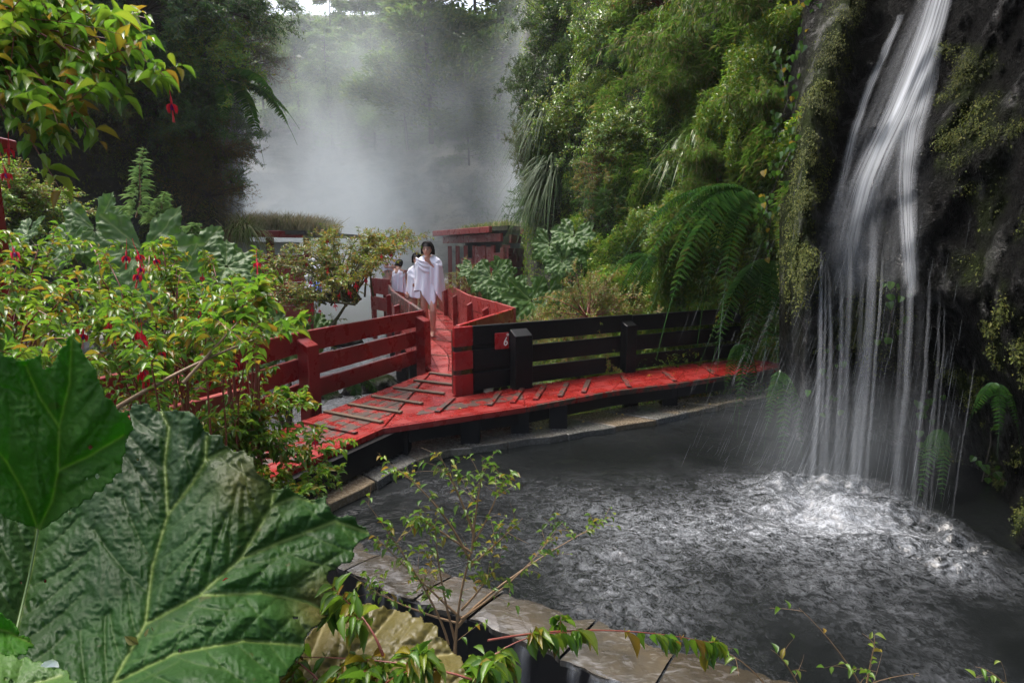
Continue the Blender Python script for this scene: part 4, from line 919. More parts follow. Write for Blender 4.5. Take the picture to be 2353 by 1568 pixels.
def bamboo_mesh(seed, nc, L, lean, droop):
    rr = np.random.default_rng(seed); az = rr.uniform(0, 2 * math.pi, nc); sp = rr.uniform(.1, .55, nc); l = L * rr.uniform(.6, 1.1, nc)
    d = nrm(np.stack([np.cos(az) * sp, np.sin(az) * sp, np.ones(nc)], -1) + np.asarray(lean)); t = np.linspace(0, 1, 14)
    side = np.stack([d[:, 0], d[:, 1], 0 * d[:, 0]], -1)
    m = d[:, None] * (t[None, :, None] * l[:, None, None]) + side[:, None] * (.5 * l[:, None, None] * t[None, :, None] ** 2) - UP * (droop * l[:, None, None] * t[None, :, None] ** 2.4)
    b, f = MB(), MB(); tubes(b, m, .007 * (1 - .7 * t)[None] * np.ones((nc, 1)), 4)
    nn = 26; tp = rr.uniform(.2, 1, (nc, nn)); x = tp * 12.99; i = x.astype(int); fr_ = (x - i)[..., None]; r_ = np.arange(nc)[:, None]
    base = (m[r_, i] * (1 - fr_) + m[r_, i + 1] * fr_).reshape(-1, 3); K = len(base)
    d2 = nrm(runit(rr, K) * .8 + nrm(m[r_, i + 1] - m[r_, i]).reshape(-1, 3) * .5 - UP * .25); s_ = np.linspace(0, 1, 5); l2 = rr.uniform(.12, .30, K) * L / 2
    tw = base[:, None] + d2[:, None] * s_[None, :, None] * l2[:, None, None] - UP * (.25 * l2[:, None, None] * s_[None, :, None] ** 2); tubes(b, tw, .002 * np.ones((K, 5)), 3)
    for q in range(9):
        a = np.clip(rr.uniform(.3, 1, K), 0, .99) * 4; ii = a.astype(int); P = tw[np.arange(K), ii]
        A = nrm(d2 * .8 + runit(rr, K) * .75 - UP * .22); ll = rr.uniform(.06, .135, K); emit(f, P, A, nrm(UP + .5 * runit(rr, K)), ll, ll * .10, TB)
    return b, f
BAM = []
for k in range(3):
    b, f = bamboo_mesh(200 + k, 13, 2.0, (-.5, -.35, .25), .55); BAM.append((b.mesh('bamboo_culms', M['bark_pale'], True), f.mesh('bamboo_leaves', M['bamboo'])))
for k, (lab, u, v, R, off) in enumerate([('arching bamboo clump with bright leaves high on the slope', 1640, 190, .85, .2), ('bamboo clump with straw coloured tips drooping at mid slope', 1650, 420, .55, .2),
        ('bamboo leaning out left at mid slope over small leaved shrubs', 1560, 260, .6, .3), ('tall bamboo spray at the top near the mossy rock', 1790, 90, .75, .3), ('dark bamboo hanging beside the leafy creepers', 1790, 300, .5, .3),
        ('small bamboo tuft just above the big drooping fern', 1640, 480, .4, .4)]):
    t = thing('bamboo', lab, 'bamboo', tuple(on_slope(u, v, off)), 'bamboo clumps on the slope'); t.scale = (R, R, R); t.rotation_euler = (0, 0, .35 * (k % 3 - 1)); b, f = BAM[k % 3]; link('culms', b, t); link('foliage', f, t)

def frond_mesh(seed, L, npair, pl, pw, droop, rise=.5, tm=TP, profile=None):
    """frond growing along +X from origin, arching"""
    rr = np.random.default_rng(seed); t = np.linspace(0, 1, 24)
    c_ = np.stack([L * t * (1 - .15 * t), .04 * L * np.sin(t * 3) * rr.normal(), L * (rise * t - droop * t ** 2)], -1)
    f = MB(); tubes(f, c_[None], (.008 * L * (1 - .75 * t))[None], 4)
    s = np.linspace(.10, .99, npair); x = s * 22.99; i = x.astype(int); fr_ = (x - i)[:, None]; P = c_[i] * (1 - fr_) + c_[i + 1] * fr_; T = nrm(c_[i + 1] - c_[i])
    pr = np.sin(np.clip(s * 1.05 + .12, 0, 1) * math.pi) ** .6 if profile is None else profile(s); sd = nrm(np.cross(T, UP)); nv = np.cross(sd, T)
    for sg in (-1, 1):
        A = sd * sg + T * .38 - UP * .12 + rr.normal(0, .07, (npair, 3)); ln = pl * pr * rr.uniform(.85, 1.1, npair); emit(f, P, A, nv + .1 * runit(rr, npair), ln, np.minimum(pw, ln * .3), tm)
    return f
def fern(name, label, pos, fronds, L, npair, pl, pw, group=None, mat='fern', seed=0):
    """fronds: list of (azimuth deg from +X, rise, droop, scale)"""
    t = thing(name, label, 'fern', tuple(pos), group)
    for k, (az, rise, dr, sc) in enumerate(fronds):
        o = frond_mesh(seed + k, L * sc, npair, pl * sc, pw * sc, dr, rise).build('frond', M[mat], t); o.rotation_euler = (0, 0, math.radians(az))
    return t
fern('fern', 'large drooping fern with glossy fronds hanging over the black railing', on_slope(1735, 455, .55), [(176, .45, .85, 1.2), (190, .30, .95, 1.25), (203, .38, 1.15, 1.15), (216, .2, 1.1, 1.3), (236, .1, 1.35, 1.0), (184, .6, .9, .85), (224, .45, 1.6, .95)], 1.4, 40, .155, .021, seed=300)
fern('fern', 'darker fern hanging lower against the rock beside the big drooping fern', on_slope(1770, 600, .6), [(200, 0, 1.1, 1.0), (215, .1, 1.2, 1.1), (230, 0, 1.5, 1.0), (245, 0, 1.4, .9), (260, 0, 1.6, .8)], 1.1, 34, .15, .02, seed=320)
fern('fern', 'single wet fern tuft dangling at the black railing end', D(1700, 790, 6.0), [(250, .0, 1.8, 1.), (225, .1, 1.6, .8), (285, 0, 1.7, .8)], .55, 26, .09, .02, seed=330)
fern('fern', 'pale fern hanging behind the spray at the walkway end', D(1790, 850, 5.2), [(255, -.5, 1.6, 1.), (285, -.5, 1.5, .9), (230, -.3, 1.5, .8)], .5, 26, .085, .02, seed=340)
fern('fern', 'lit fern frond to the right of the falling water', D(2165, 985, 4.3), [(215, -.2, 1.5, 1.), (240, -.3, 1.4, .9), (195, -.1, 1.3, .7)], .42, 24, .065, .02, seed=350)
fern('fern', 'dark little fern on the black rock near right edge', D(2290, 880, 3.75), [(200, .1, 1., .9), (240, -.2, 1.3, .9), (280, -.2, 1.4, .7)], .34, 22, .055, .018, seed=360)
fern('fern', 'fern at mid slope with long narrow fronds over the grassy tufts', on_slope(1500, 590, .5), [(190, .3, .8, 1.), (215, .2, 1., 1.), (170, .4, .7, .8), (240, .1, 1.2, .9)], .9, 36, .12, .02, seed=370)
fern('fern', 'fern fronds drooping from the cliff corner into the mist on left', D(520, 195, 12.6), [(-10, .2, .9, 1.2), (15, .3, .8, 1.1), (-40, .1, 1.2, 1.1), (-70, .2, 1.2, 1.), (200, .3, .8, 1.), (240, .2, 1., 1.), (-25, .5, .9, 1.3)], 1.5, 44, .22, .035, seed=380, mat='fine')
fern('fern', 'small fern under the red railing beside the mossy stream', D(800, 880, 6.6), [(200, .5, .9, 1.), (250, .5, .9, 1.), (300, .5, .9, 1.), (340, .5, .9, 1.), (150, .5, .8, 1.), (60, .5, .8, 1.)], .6, 26, .1, .02, seed=390)

def strap_tuft(label, pos, n, L, seed, d=(-.6, -.4, .3), mat='strap', w=.02, name='strap_leaf_tuft', cat='tuft'):
    rr = np.random.default_rng(seed); dr_ = nrm(np.asarray(d) + runit(rr, n) * .65); l = L * rr.uniform(.5, 1.1, n); t = np.linspace(0, 1, 7)
    p = dr_[:, None] * (t[None, :, None] * l[:, None, None]) - UP * (l[:, None, None] * rr.uniform(.7, 1.3, (n, 1, 1)) * t[None, :, None] ** 2) + runit(rr, n)[:, None] * .12
    f = MB(); strips(f, p, w * (np.sin(t * math.pi * .85 + .45))[None] * np.ones((n, 1)), nrm(np.cross(dr_, UP + .1 * runit(rr, n)))); o = f.build(name, M[mat]); o.location = tuple(pos); return tag(o, label, cat)
strap_tuft('dark strappy leaves hanging from the slope edge into the mist', on_slope(1255, 270, .5), 200, 1.1, 1)
strap_tuft('second tuft of strappy leaves hanging lower at the misty slope edge', on_slope(1275, 390, .5), 240, 1.3, 2)
strap_tuft('straw coloured grass arching over the slope above the fern', on_slope(1600, 330, .5), 110, .8, 3, OUT, 'bamboo', .012)
strap_tuft('tall pale grass clump behind the walking people', D(985, 640, 15.8) + [0, 0, -.9], 420, 1.7, 4, (0, -.1, 1.3), 'tan_grass', .02, 'grass_clump', 'grass clump')
strap_tuft('pale grass clump at the foot of the left cliff corner', D(555, 545, 13.2), 420, 1.4, 5, (.2, -.2, 1.3), 'grass', .02, 'grass_clump', 'grass clump')
strap_tuft('fern-like grass tuft by the bathhouse roof', D(1250, 570, 16) , 200, .9, 6, (0, -.2, 1.), 'grass', .02, 'grass_clump', 'grass clump')

def creeper(label, pts, seed, n=34, lL=.062, group=None, mat='creeper'):
    rr = np.random.default_rng(seed); p = smooth_line3(np.array(pts), 16); t = thing('creeper', label, 'creeper', tuple(p[0]), group); p = p - p[0]
    b, f = MB(), MB(); tubes(b, p[None], .005 * np.ones((1, 16)), 4); s = rr.uniform(0, 14.99, n); i = s.astype(int); P = p[i] * (1 - (s - i))[:, None] + p[i + 1] * (s - i)[:, None]
    o_ = nrm(np.array([-.45, -.85, .15]) + .5 * runit(rr, n)); st = P + o_ * rr.uniform(.03, .22, (n, 1)) + runit(rr, n) * .07; tubes(b, np.stack([P, (P + st) / 2 + UP * .01, st], 1), .0018 * np.ones((n, 3)), 3)
    l = lL * rr.uniform(.6, 1.3, n); emit(f, st, nrm(-UP * .9 + runit(rr, n) * .45), nrm(o_ + .3 * UP), l, l * .85, TH); b.build('stem', M['bark'], t); f.build('foliage', M[mat], t); return t
def smooth_line3(p, n):
    d = np.r_[0, np.cumsum(np.linalg.norm(np.diff(p, axis=0), axis=1))]; return np.stack([np.interp(np.linspace(0, d[-1], n), d, p[:, k]) for k in range(3)], -1)
for k, (lab, line, n_) in enumerate([('broad leaved creeper hanging at the top beside the mossy ridge', [(1880, -40), (1850, 60), (1835, 170)], 46), ('glossy broad leaved creeper at mid height left of the mossy ridge', [(1790, 130), (1810, 230), (1775, 330)], 52),
        ('yellowing creeper dangling above the big drooping fern', [(1840, 300), (1790, 400), (1745, 520)], 46), ('creeper with brown dead leaves beside the lower mossy rock', [(1770, 500), (1760, 620), (1740, 700)], 30)]):
    creeper(lab, [on_slope(min(u, 1880), v, .75) for u, v in line], 400 + k, n_)
for k, (lab, u, v) in enumerate([('small round leaved creeper behind the falling streams', 1900, 850), ('tiny leafy creeper with a yellow leaf right of the main stream', 2040, 690), ('round leaved creeper low on black rock at right', 2262, 1000), ('small creeper behind the thin right hand streams', 2120, 900)]):
    p = rock_at(u, v); p = p + nrm(np.array([0, 0, CAMZ]) - p) * .12; creeper(lab, [p + [0, 0, .2], p + [.02, -.03, 0], p + [0, -.02, -.35]], 420 + k, 14, .06)

# moss tufts on the ridge and the overhang
rr = np.random.default_rng(44); NM = 110000; w_ = (np.clip(mossA - .2, 0, 1) * np.clip(.5 + 1.4 * fbm(ROCKP * 6, 45, 3), .02, 1.5)).ravel(); dx_ = ROCKP[:, 1:] - ROCKP[:, :-1]
idx = rr.choice(len(w_), NM, p=w_ / w_.sum()); P = ROCKP.reshape(-1, 3)[idx] + rr.normal(0, .02, (NM, 3)); q = nrm(np.array([0, 0, CAMZ]) - P)
m_ = MB(); A = nrm(q * .8 - UP * .7 + .6 * runit(rr, len(P))); ll = rr.uniform(.010, .028, len(P)) * (1 + .8 * (rr.uniform(0, 1, len(P)) > .95)); emit(m_, P, A, nrm(UP + .6 * runit(rr, len(P))), ll, ll * .5, T4); tag(m_.build('moss', M['moss']), kind='stuff')

# ------------------------------------------------------------------ left cliff
def on_left(u, v, off=.1): return D(u, v, left_depth(u, v) - off)
LO = (.25, -.7, .5)
for k, nm, lab, cat, u, v, R, d in [('dark', 'evergreen_shrub', 'large dark evergreen crown at the top of the left cliff', 'shrub', 330, 30, 1.9, LO), ('dark', 'evergreen_shrub', 'dark evergreen crown over the left cliff corner at the frame top', 'shrub', 520, 30, 1.6, (.4, -.4, .7)),
    ('bright', 'conifer_shrub', 'feathery conifer spray reaching toward the bright sky', 'shrub', 590, 50, 1.4, (.8, -.2, .45)), ('brown', 'twiggy_shrub', 'brown twiggy shrub sticking out from the left cliff into mist', 'shrub', 570, 150, 1.7, (1., -.2, .2)),
    ('bright', 'leafy_shrub', 'brighter green shrub in the middle of the left cliff', 'shrub', 480, 130, 1.15, LO), ('olive', 'leafy_shrub', 'olive shrub hanging on the left cliff behind the near branch', 'shrub', 260, 200, 1.3, LO),
    ('fine', 'feathery_shrub', 'feathery green shrub drooping at mid left cliff', 'shrub', 400, 180, 1.1, LO), ('dark', 'leafy_shrub', 'dark shrub under the drooping fern on the left cliff corner', 'shrub', 460, 260, 1.1, LO),
    ('brown', 'twiggy_shrub', 'rusty brown twiggy shrub low on the cliff corner', 'shrub', 490, 370, 1.05, (.6, -.5, .2)), ('brown', 'twiggy_shrub', 'brown drooping shrub at the cliff foot behind the pale sprout', 'shrub', 480, 450, 1.05, (.5, -.6, 0)),
    ('olive', 'leafy_shrub', 'olive brown shrub on the shaded cliff corner above the rusty shrub', 'shrub', 460, 320, .95, (.3, -.7, .1)), ('fine', 'conifer_shrub', 'green sprig poking into mist at the lower cliff corner', 'shrub', 530, 420, .6, (1., -.3, .1)),
    ('olive', 'leafy_shrub', 'olive green shrub on the upper left cliff corner under the sky', 'shrub', 545, 100, 1.3, (.7, -.4, .4)), ('dark', 'leafy_shrub', 'dark hanging shrub at mid height on the left cliff corner', 'shrub', 540, 310, .9, (.8, -.4, .0)),
    ('dark', 'leafy_shrub', 'dark shrub at the frame top behind the near fuchsia branch', 'shrub', 130, 70, 1.5, LO)]:
    shrub(k, nm, lab, cat, on_left(u, v, .2), R, d)
for u, v, dd, R, lab in [(40, 450, 6.5, .85, 'fuchsia shrub with red buds below the red crossbeam at left edge'), (-30, 400, 6.3, .8, 'reddish fuchsia shrub cut by the left frame edge'), (110, 500, 6.9, .62, 'dark green fuchsia shrub beneath the dark cliff at left')]:
    shrub('dark' if u > 90 else 'gold' if u < 0 else 'bright', 'fuchsia_shrub', lab, 'shrub', D(u, v + 60, dd), R, (0, -.2, 1))
shrub('gold', 'fuchsia_shrub', 'gold brown fuchsia between the left gunnera leaves and the maroon bathhouse', 'shrub', D(480, 590, 7.5) + [0, 0, -.3], .7, (0, -.2, 1))
# pale bamboo sprouts
def sprout(label, u, v0, v1, d, seed):
    rr = np.random.default_rng(seed); a, b = D(u, v0, d), D(u + 18, v1, d); t = thing('bamboo_sprout', label, 'bamboo', tuple(a), 'pale bamboo sprouts'); H = b - a; s = np.linspace(0, 1, 12); st, f = MB(), MB()
    c_ = H[None] * s[:, None] + np.c_[.02 * np.sin(s * 6), 0 * s, 0 * s]; tubes(st, c_[None], (.008 * (1 - .7 * s))[None], 4); nn = 20
    for q in range(nn):
        z = q / (nn - 1); p = H * z; m = 10 if z < .85 else 6; l = .115 * (1.05 - .55 * z) * rr.uniform(.5, 1.15, m); az = rr.uniform(0, 6.28, m); A = np.c_[np.cos(az), np.sin(az), rr.uniform(-.15, .75, m)]; emit(f, np.repeat(p[None], m, 0) + A * .05 * (1 - z), A, UP + .3 * runit(rr, m), l, l * .10, TB)
    st.build('stem', M['bark_pale'], t); f.build('foliage', M['sprout'], t)
sprout('tall pale feathery bamboo sprout against the dark cliff', 312, 500, 345, 5.2, 1); sprout('shorter pale bamboo sprout right of the tall one', 362, 510, 445, 5.4, 2); sprout('tiny pale bamboo sprout left of the maroon bathhouse', 432, 545, 515, 6.2, 3)

# ------------------------------------------------------------------ gunnera
def gunnera_mat(name, base, vein, trans=.22, rough=.3, spec=.3):
    t = NT(name); v = t.coord('Object'); nz = t.noise(v, 6, 5, .6); w = t.n('ShaderNodeTexVoronoi'); w.feature = 'DISTANCE_TO_EDGE'; w.inputs['Scale'].default_value = 55; t.l(v, w.inputs['Vector'])
    c = t.mix(t.ramp(nz, [(.3, 0.), (.7, 1.)]), [x * .72 for x in base], [x * 1.3 for x in base]); c = t.mix(t.math('MULTIPLY', t.attr('brown'), t.ramp(nz, [(.3, .4), (.7, 1.)]), True), c, (.10, .075, .022))
    c = t.mix(t.ramp(w.outputs['Distance'], [(0, .35), (.06, 0.)]), c, [x * .5 for x in base]); c = t.mix(t.attr('vein'), c, vein)
    spots = t.ramp(t.noise(v, 26, 3, .6), [(.68, 0.), (.71, .7)]); c = t.mix(t.math('MULTIPLY', spots, .35), c, (.09, .05, .02))
    h = t.math('ADD', t.math('MULTIPLY', w.outputs['Distance'], .55), t.math('MULTIPLY', t.noise(v, 30, 4, .65), .55))
    p = t.pbsdf(c, t.ramp(nz, [(.3, rough), (.7, rough + .15)]), t.bump(h, .45, .005), spec); tr = t.n('ShaderNodeBsdfTranslucent'); hs = t.n('ShaderNodeHueSaturation'); hs.inputs['Value'].default_value = 1.7; t.l(c, hs.inputs['Color']); t.l(hs.outputs[0], tr.inputs[0])
    mx = t.n('ShaderNodeMixShader'); mx.inputs[0].default_value = trans; t.l(p, mx.inputs[1]); t.l(tr.outputs[0], mx.inputs[2]); return t.done(mx.outputs[0])
M['gunnera'] = gunnera_mat('gunnera_leaf', (.015, .050, .007), (.15, .21, .05), .15, .44, .2)
M['gunnera_backlit'] = gunnera_mat('gunnera_leaf_backlit', (.045, .15, .010), (.16, .28, .03), .66, .5)  # brighter copy of the leaf green, backlight put into the colour
M['gunnera_mid'] = gunnera_mat('gunnera_leaf_pale', (.045, .105, .016), (.17, .23, .07), .3, .42)
M['gunnera_old'] = gunnera_mat('gunnera_leaf_old', (.09, .085, .022), (.22, .19, .08), .15, .35)
def seg_dist(P, segs):
    d = np.full(len(P), 1e9)
    for a, b in segs:
        ab = b - a; t = np.clip(((P - a) @ ab) / max(ab @ ab, 1e-9), 0, 1)[:, None]; d = np.minimum(d, np.linalg.norm(P - a - t * ab, axis=1))
    return d
def big_leaf(parent, outline, veins, depth, mat, step=3.0, seed=0, brown=None, name='leaf', crease=1.0):
    rr = np.random.default_rng(seed); O = np.array(outline, float); O2 = []
    for a, b in zip(O, np.roll(O, -1, 0)):
        L_ = np.linalg.norm(b - a); m = max(1, int(L_ / 14)); n_ = np.array([b[1] - a[1], a[0] - b[0]]) / max(L_, 1e-6)
        for k in range(m): O2.append(a + (b - a) * k / m + n_ * (rr.uniform(-5, 5) if k % 2 else rr.uniform(2, 9)))
    O2 = np.array(O2); x = np.arange(O[:, 0].min() - 10, O[:, 0].max() + 10, step); y = np.arange(O[:, 1].min() - 10, O[:, 1].max() + 10, step); U, Vv = np.meshgrid(x, y); P2 = np.stack([U, Vv], -1)
    ins = inside(P2, O2); F1_, F2_ = [], []; dirs = []
    for pl in veins:
        pl = np.array(pl, float); F1_ += list(zip(pl[:-1], pl[1:])); q = along(pl, np.linspace(0, 1, max(3, int(np.sum(np.linalg.norm(np.diff(pl, axis=0), axis=1)) / 62))))
        for k in range(1, len(q) - 1):
            tg = nrm(q[k + 1] - q[k - 1]); 
            for sg in (-1, 1):
                a = math.radians(52 * sg + rr.normal(0, 6)); dv = np.array([tg[0] * math.cos(a) - tg[1] * math.sin(a), tg[0] * math.sin(a) + tg[1] * math.cos(a)]); Ls = rr.uniform(120, 220); p = q[k]; ln_ = [p]
                for s_ in range(5): dv = nrm(dv + tg * .10); p = p + dv * Ls / 5; ln_.append(p)
                F2_ += list(zip(ln_[:-1], ln_[1:]))
    Pf = P2.reshape(-1, 2); d1 = seg_dist(Pf, F1_).reshape(U.shape); d2 = seg_dist(Pf, F2_).reshape(U.shape)
    n1 = fbm(np.stack([U / 60, Vv / 60, 0 * U + seed], -1), seed, 4); n2 = 1 - np.abs(fbm(np.stack([U / 15, Vv / 15, 0 * U + 3], -1), seed + 5, 3))
    h = .034 * (1 - np.exp(-d1 / 45)) + .013 * (1 - np.exp(-d2 / 15)) * (1 - np.exp(-d1 / 20)) + .004 * n1 - .004 * (1 - n2)
    dep = depth(U, Vv) * (1 - h * crease / 1.1)
    xx, yy2 = (U - 1176) / S, (784 - Vv) / S; d = np.stack([xx, CP + yy2 * SP, -SP + yy2 * CP], -1); W3 = d * (dep / d[..., 1])[..., None]; W3[..., 2] += CAMZ
    A, B = U.shape; i = np.arange(A - 1)[:, None] * B; j = np.arange(B - 1)[None]; F = np.stack([i + j, i + B + j, i + B + j + 1, i + j + 1], -1)[ins[:-1, :-1] & ins[1:, :-1] & ins[:-1, 1:] & ins[1:, 1:]]
    for _ in range(7 if len(F) > 15000 else 3):
        f0 = P2.reshape(-1, 2)[F[rr.integers(len(F)), 0]]; ctr = P2.reshape(-1, 2)[F].mean(1); F = F[np.linalg.norm((ctr - f0) * [1, rr.uniform(.7, 1.5)], axis=1) > rr.uniform(2.5, 6)]
    used = np.unique(F); rm = np.full(A * B, -1); rm[used] = np.arange(len(used)); ve = np.clip(np.exp(-(d1 / (3.4 + .6 * rr.normal(0, .2))) ** 2) * .85 + .10 * np.exp(-(d2 / 2.5) ** 2), 0, 1)
    br_ = np.zeros(U.shape) if brown is None else np.clip(brown(U, Vv), 0, 1); m_ = MB(); m_.add(W3.reshape(-1, 3)[used], rm[F]); o = m_.build(name, mat, parent, smooth=True, attrs={'vein': ve.ravel()[used], 'brown': br_.ravel()[used]})
    sm = o.modifiers.new('thickness', 'SOLIDIFY'); sm.thickness = .0025; sm.offset = -1; return o
gA = thing('gunnera_plant', 'giant gunnera with huge crinkled dark green leaves in the near left corner', 'gunnera', (0, 0, 0))
LA = [(-70, 1760), (-70, 1080), (60, 1060), (200, 1040), (292, 985), (305, 932), (335, 930), (362, 946), (400, 944), (440, 946), (462, 972), (470, 992), (505, 1000), (524, 1030), (560, 1033), (582, 1052), (586, 1082), (612, 1106), (626, 1128), (660, 1122), (692, 1140), (722, 1150), (745, 1138), (764, 1182), (812, 1190), (852, 1226), (818, 1246), (802, 1288), (752, 1312), (764, 1360), (752, 1408), (705, 1450), (690, 1500), (640, 1570), (560, 1760)]
big_leaf(gA, LA, [[(150, 1760), (258, 1568), (334, 1432), (456, 1366), (552, 1282), (623, 1163), (626, 1130)], [(334, 1432), (350, 1300), (385, 1181), (378, 1060), (388, 980), (370, 945)], [(385, 1181), (440, 1110), (471, 1057), (474, 1000)], [(471, 1057), (520, 1032)], [(552, 1282), (660, 1238), (770, 1196), (845, 1222)], [(-20, 1760), (10, 1568), (40, 1437), (75, 1290), (88, 1200), (60, 1080)], [(623, 1163), (680, 1140), (720, 1152)], [(258, 1568), (400, 1500), (560, 1470), (690, 1480)], [(456, 1366), (600, 1360), (700, 1380), (748, 1400)]],
    lambda u, v: .92 + .62 * ((1568 - v) / 620) + .00016 * (u - 300) + .00000042 * np.clip(u - 420, 0, 999) ** 2 - .05 * np.sin((u - 300) / 120.), M['gunnera'], seed=1, brown=lambda u, v: np.exp(-((u - 740) / 60) ** 2 - ((v - 1390) / 70) ** 2) * .9 + .65 * np.exp(-((u - 560) / 70) ** 2 - ((v - 1100) / 90) ** 2))
LB = [(-70, 840), (0, 812), (60, 832), (88, 812), (104, 850), (128, 832), (165, 764), (198, 832), (216, 852), (236, 896), (252, 922), (280, 952), (292, 940), (300, 985), (285, 1010), (275, 1080), (235, 1128), (150, 1172), (92, 1216), (20, 1190), (-70, 1120)]
big_leaf(gA, LB, [[(88, 1216), (120, 1150), (133, 1080), (136, 980), (160, 880), (165, 770)], [(133, 1080), (200, 1050), (285, 1000)], [(88, 1216), (55, 1130), (15, 1060), (-40, 1000)], [(136, 980), (90, 910), (60, 840)]],
    lambda u, v: 1.12 + .10 * (1200 - v) / 400 + .0002 * (u - 100), M['gunnera_backlit'], seed=2, crease=.8)
gB = thing('gunnera_plant', 'browning gunnera leaf behind leafy sprays at the bottom edge', 'gunnera')
big_leaf(gB, [(560, 1650), (650, 1540), (700, 1468), (742, 1425), (800, 1398), (850, 1388), (908, 1400), (965, 1418), (1002, 1442), (1030, 1490), (1078, 1530), (1100, 1580), (1105, 1650)], [[(640, 1650), (760, 1540), (850, 1470), (905, 1402)], [(760, 1540), (900, 1520), (1040, 1500)], [(640, 1650), (850, 1590), (1090, 1580)], [(640, 1650), (700, 1540), (745, 1430)]],
    lambda u, v: 1.18 + .35 * (1568 - v) / 200 + .0002 * (u - 700), M['gunnera_old'], seed=3, brown=lambda u, v: .8 - .0012 * np.abs(v - 1480) + 0 * u)
gC = thing('gunnera_plant', 'pale young gunnera leaf cropped by the bottom left corner', 'gunnera')
big_leaf(gC, [(-60, 1510), (0, 1500), (60, 1512), (110, 1530), (150, 1545), (185, 1580), (190, 1650), (-60, 1650)], [[(-60, 1650), (40, 1580), (140, 1550)], [(-20, 1650), (100, 1620), (185, 1600)]], lambda u, v: .70 + .2 * (1568 - v) / 200, M['gunnera_mid'], seed=4)
big_leaf(gC, [(-60, 1395), (0, 1408), (35, 1440), (60, 1470), (78, 1478), (60, 1500), (-60, 1500)], [[(-60, 1430), (20, 1450), (78, 1478)]], lambda u, v: .8 + .1 * (1568 - v) / 200, M['gunnera_backlit'], seed=5)
for g_, p0, p1 in ((gA, D(150, 1760, .80), (-.55, .75, -1.1)), (gB, D(640, 1650, 1.12), (-.3, .8, -1.2)), (gC, D(-60, 1650, .68), (-.8, .6, -1.1))):
    m_ = MB(); tubes(m_, bez(p0 - np.array([0, 0, .008]), (np.array(p0) + p1) / 2 + [-.06, -.05, 0], p1, 9), np.linspace(.014, .03, 9)[None], 7); m_.build('stem', M['bark_moss'], g_, smooth=True)
m_ = MB(); q_ = np.array([D(88, 1214, 1.125), D(75, 1290, 1.13), D(40, 1437, 1.01), D(10, 1568, .885), (-.74, .72, .1), (-.75, .85, -1.1)]); tubes(m_, smooth_line3(q_, 20)[None], np.r_[np.full(14, .0022), np.linspace(.003, .014, 6)][None], 7); m_.build('stem', plain('pale_vein', (.11, .17, .05), .5), gA, smooth=True)
pt = MB(); th_ = np.linspace(0, 2 * math.pi, 9)[:-1]; q = D(130, 1535, .70); V = [[q[0], q[1], q[2] + .012]] + [[q[0] + .013 * math.cos(a), q[1] - .004 - .006 * math.cos(a) ** 2, q[2] + .012 + .006 * math.sin(a)] for a in th_]; pt.add(V, [[0, i + 1, (i + 1) % 8 + 1] for i in range(8)]); tag(pt.build('petal', M['white_paint'], bevel=0), 'white fallen petal on the young gunnera leaf in the corner', 'petal')
# fallen bits lying on the big leaf
def dead_leaf(label, u, v, d, s, seed, mat='brown'):
    rr = np.random.default_rng(seed); m_ = MB(); emit(m_, np.array([D(u, v, d)]), runit(rr, 1) * [1, .5, .3], np.array([[0, -.7, .7]]), s, s * .5, TN); return tag(m_.build('fallen_leaf', M[mat]), label, 'fallen leaf')
dead_leaf('brown curled leaf lying along the main vein of the giant leaf', 452, 1374, 1.10, .03, 1); dead_leaf('rusty leaf in the vein fork of the giant leaf', 345, 1440, 1.03, .035, 2); dead_leaf('dead brown leaf below the vein fork on the giant leaf', 318, 1478, 1.0, .03, 4)
dead_leaf('small red petal on the giant leaf right of the main vein', 530, 1330, 1.14, .022, 5, 'flower_red'); dead_leaf('reddish fallen flower on the giant leaf below the main vein', 505, 1415, 1.06, .026, 6, 'flower_red')

def gun_leaf(seed, lobes=7):
    rr = np.random.default_rng(seed); nth, nr = 240, 26; th = np.linspace(-2.85, 2.85, nth); r = np.linspace(.03, 1, nr); la_ = np.linspace(-2.45, 2.45, lobes) + rr.normal(0, .06, lobes); sp = la_[1] - la_[0]
    dl = np.min([np.abs(th - a) for a in la_], 0) / sp; sub_ = np.abs(np.mod(dl * 4, 1) - .5)
    edge = .70 + .30 * (1 - np.clip(dl / .5, 0, 1) ** 1.2) * rr.uniform(.9, 1.05) + .05 * sub_ + .022 * np.sign(np.sin(th * 61)) * rr.uniform(.2, 1, nth); edge *= (1 - .15 * np.abs(th) / 2.85)
    R_ = r[:, None] * (1 - (1 - edge[None]) * (r[:, None] ** 1.6)); vd = (dl * sp)[None] * R_
    rib = np.sin(R_ * 30 - 26 * vd); z = .25 * R_ ** 2 - .45 * R_ ** 4 * (.55 + .45 * np.cos(th))[None] + .30 * np.clip(vd, 0, .16) - .35 * np.clip(vd - .13, 0, 1) + .022 * rib * np.clip(vd * 8, 0, 1) * R_ + .07 * np.sin(th * 5 + seed)[None] * R_ ** 3
    z = z + .03 * fbm(np.stack([R_ * np.cos(th) * 9, R_ * np.sin(th) * 9, 0 * R_ + seed], -1), seed, 3); V = np.stack([R_ * np.cos(th)[None], R_ * np.sin(th)[None], z], -1); m_ = MB(); gridmesh(m_, V); ve = np.clip(np.exp(-(vd / .014) ** 2) * .65 + .18 * np.clip(rib - .6, 0, 1) * 2 * np.clip(vd * 8, 0, 1), 0, 1)
    return m_.mesh('gunnera_blade', M['gunnera_mid'], True, {'vein': ve.ravel(), 'brown': np.clip(.6 * (R_ - .75), 0, .4).ravel()})
GL = [gun_leaf(500 + k) for k in range(4)]
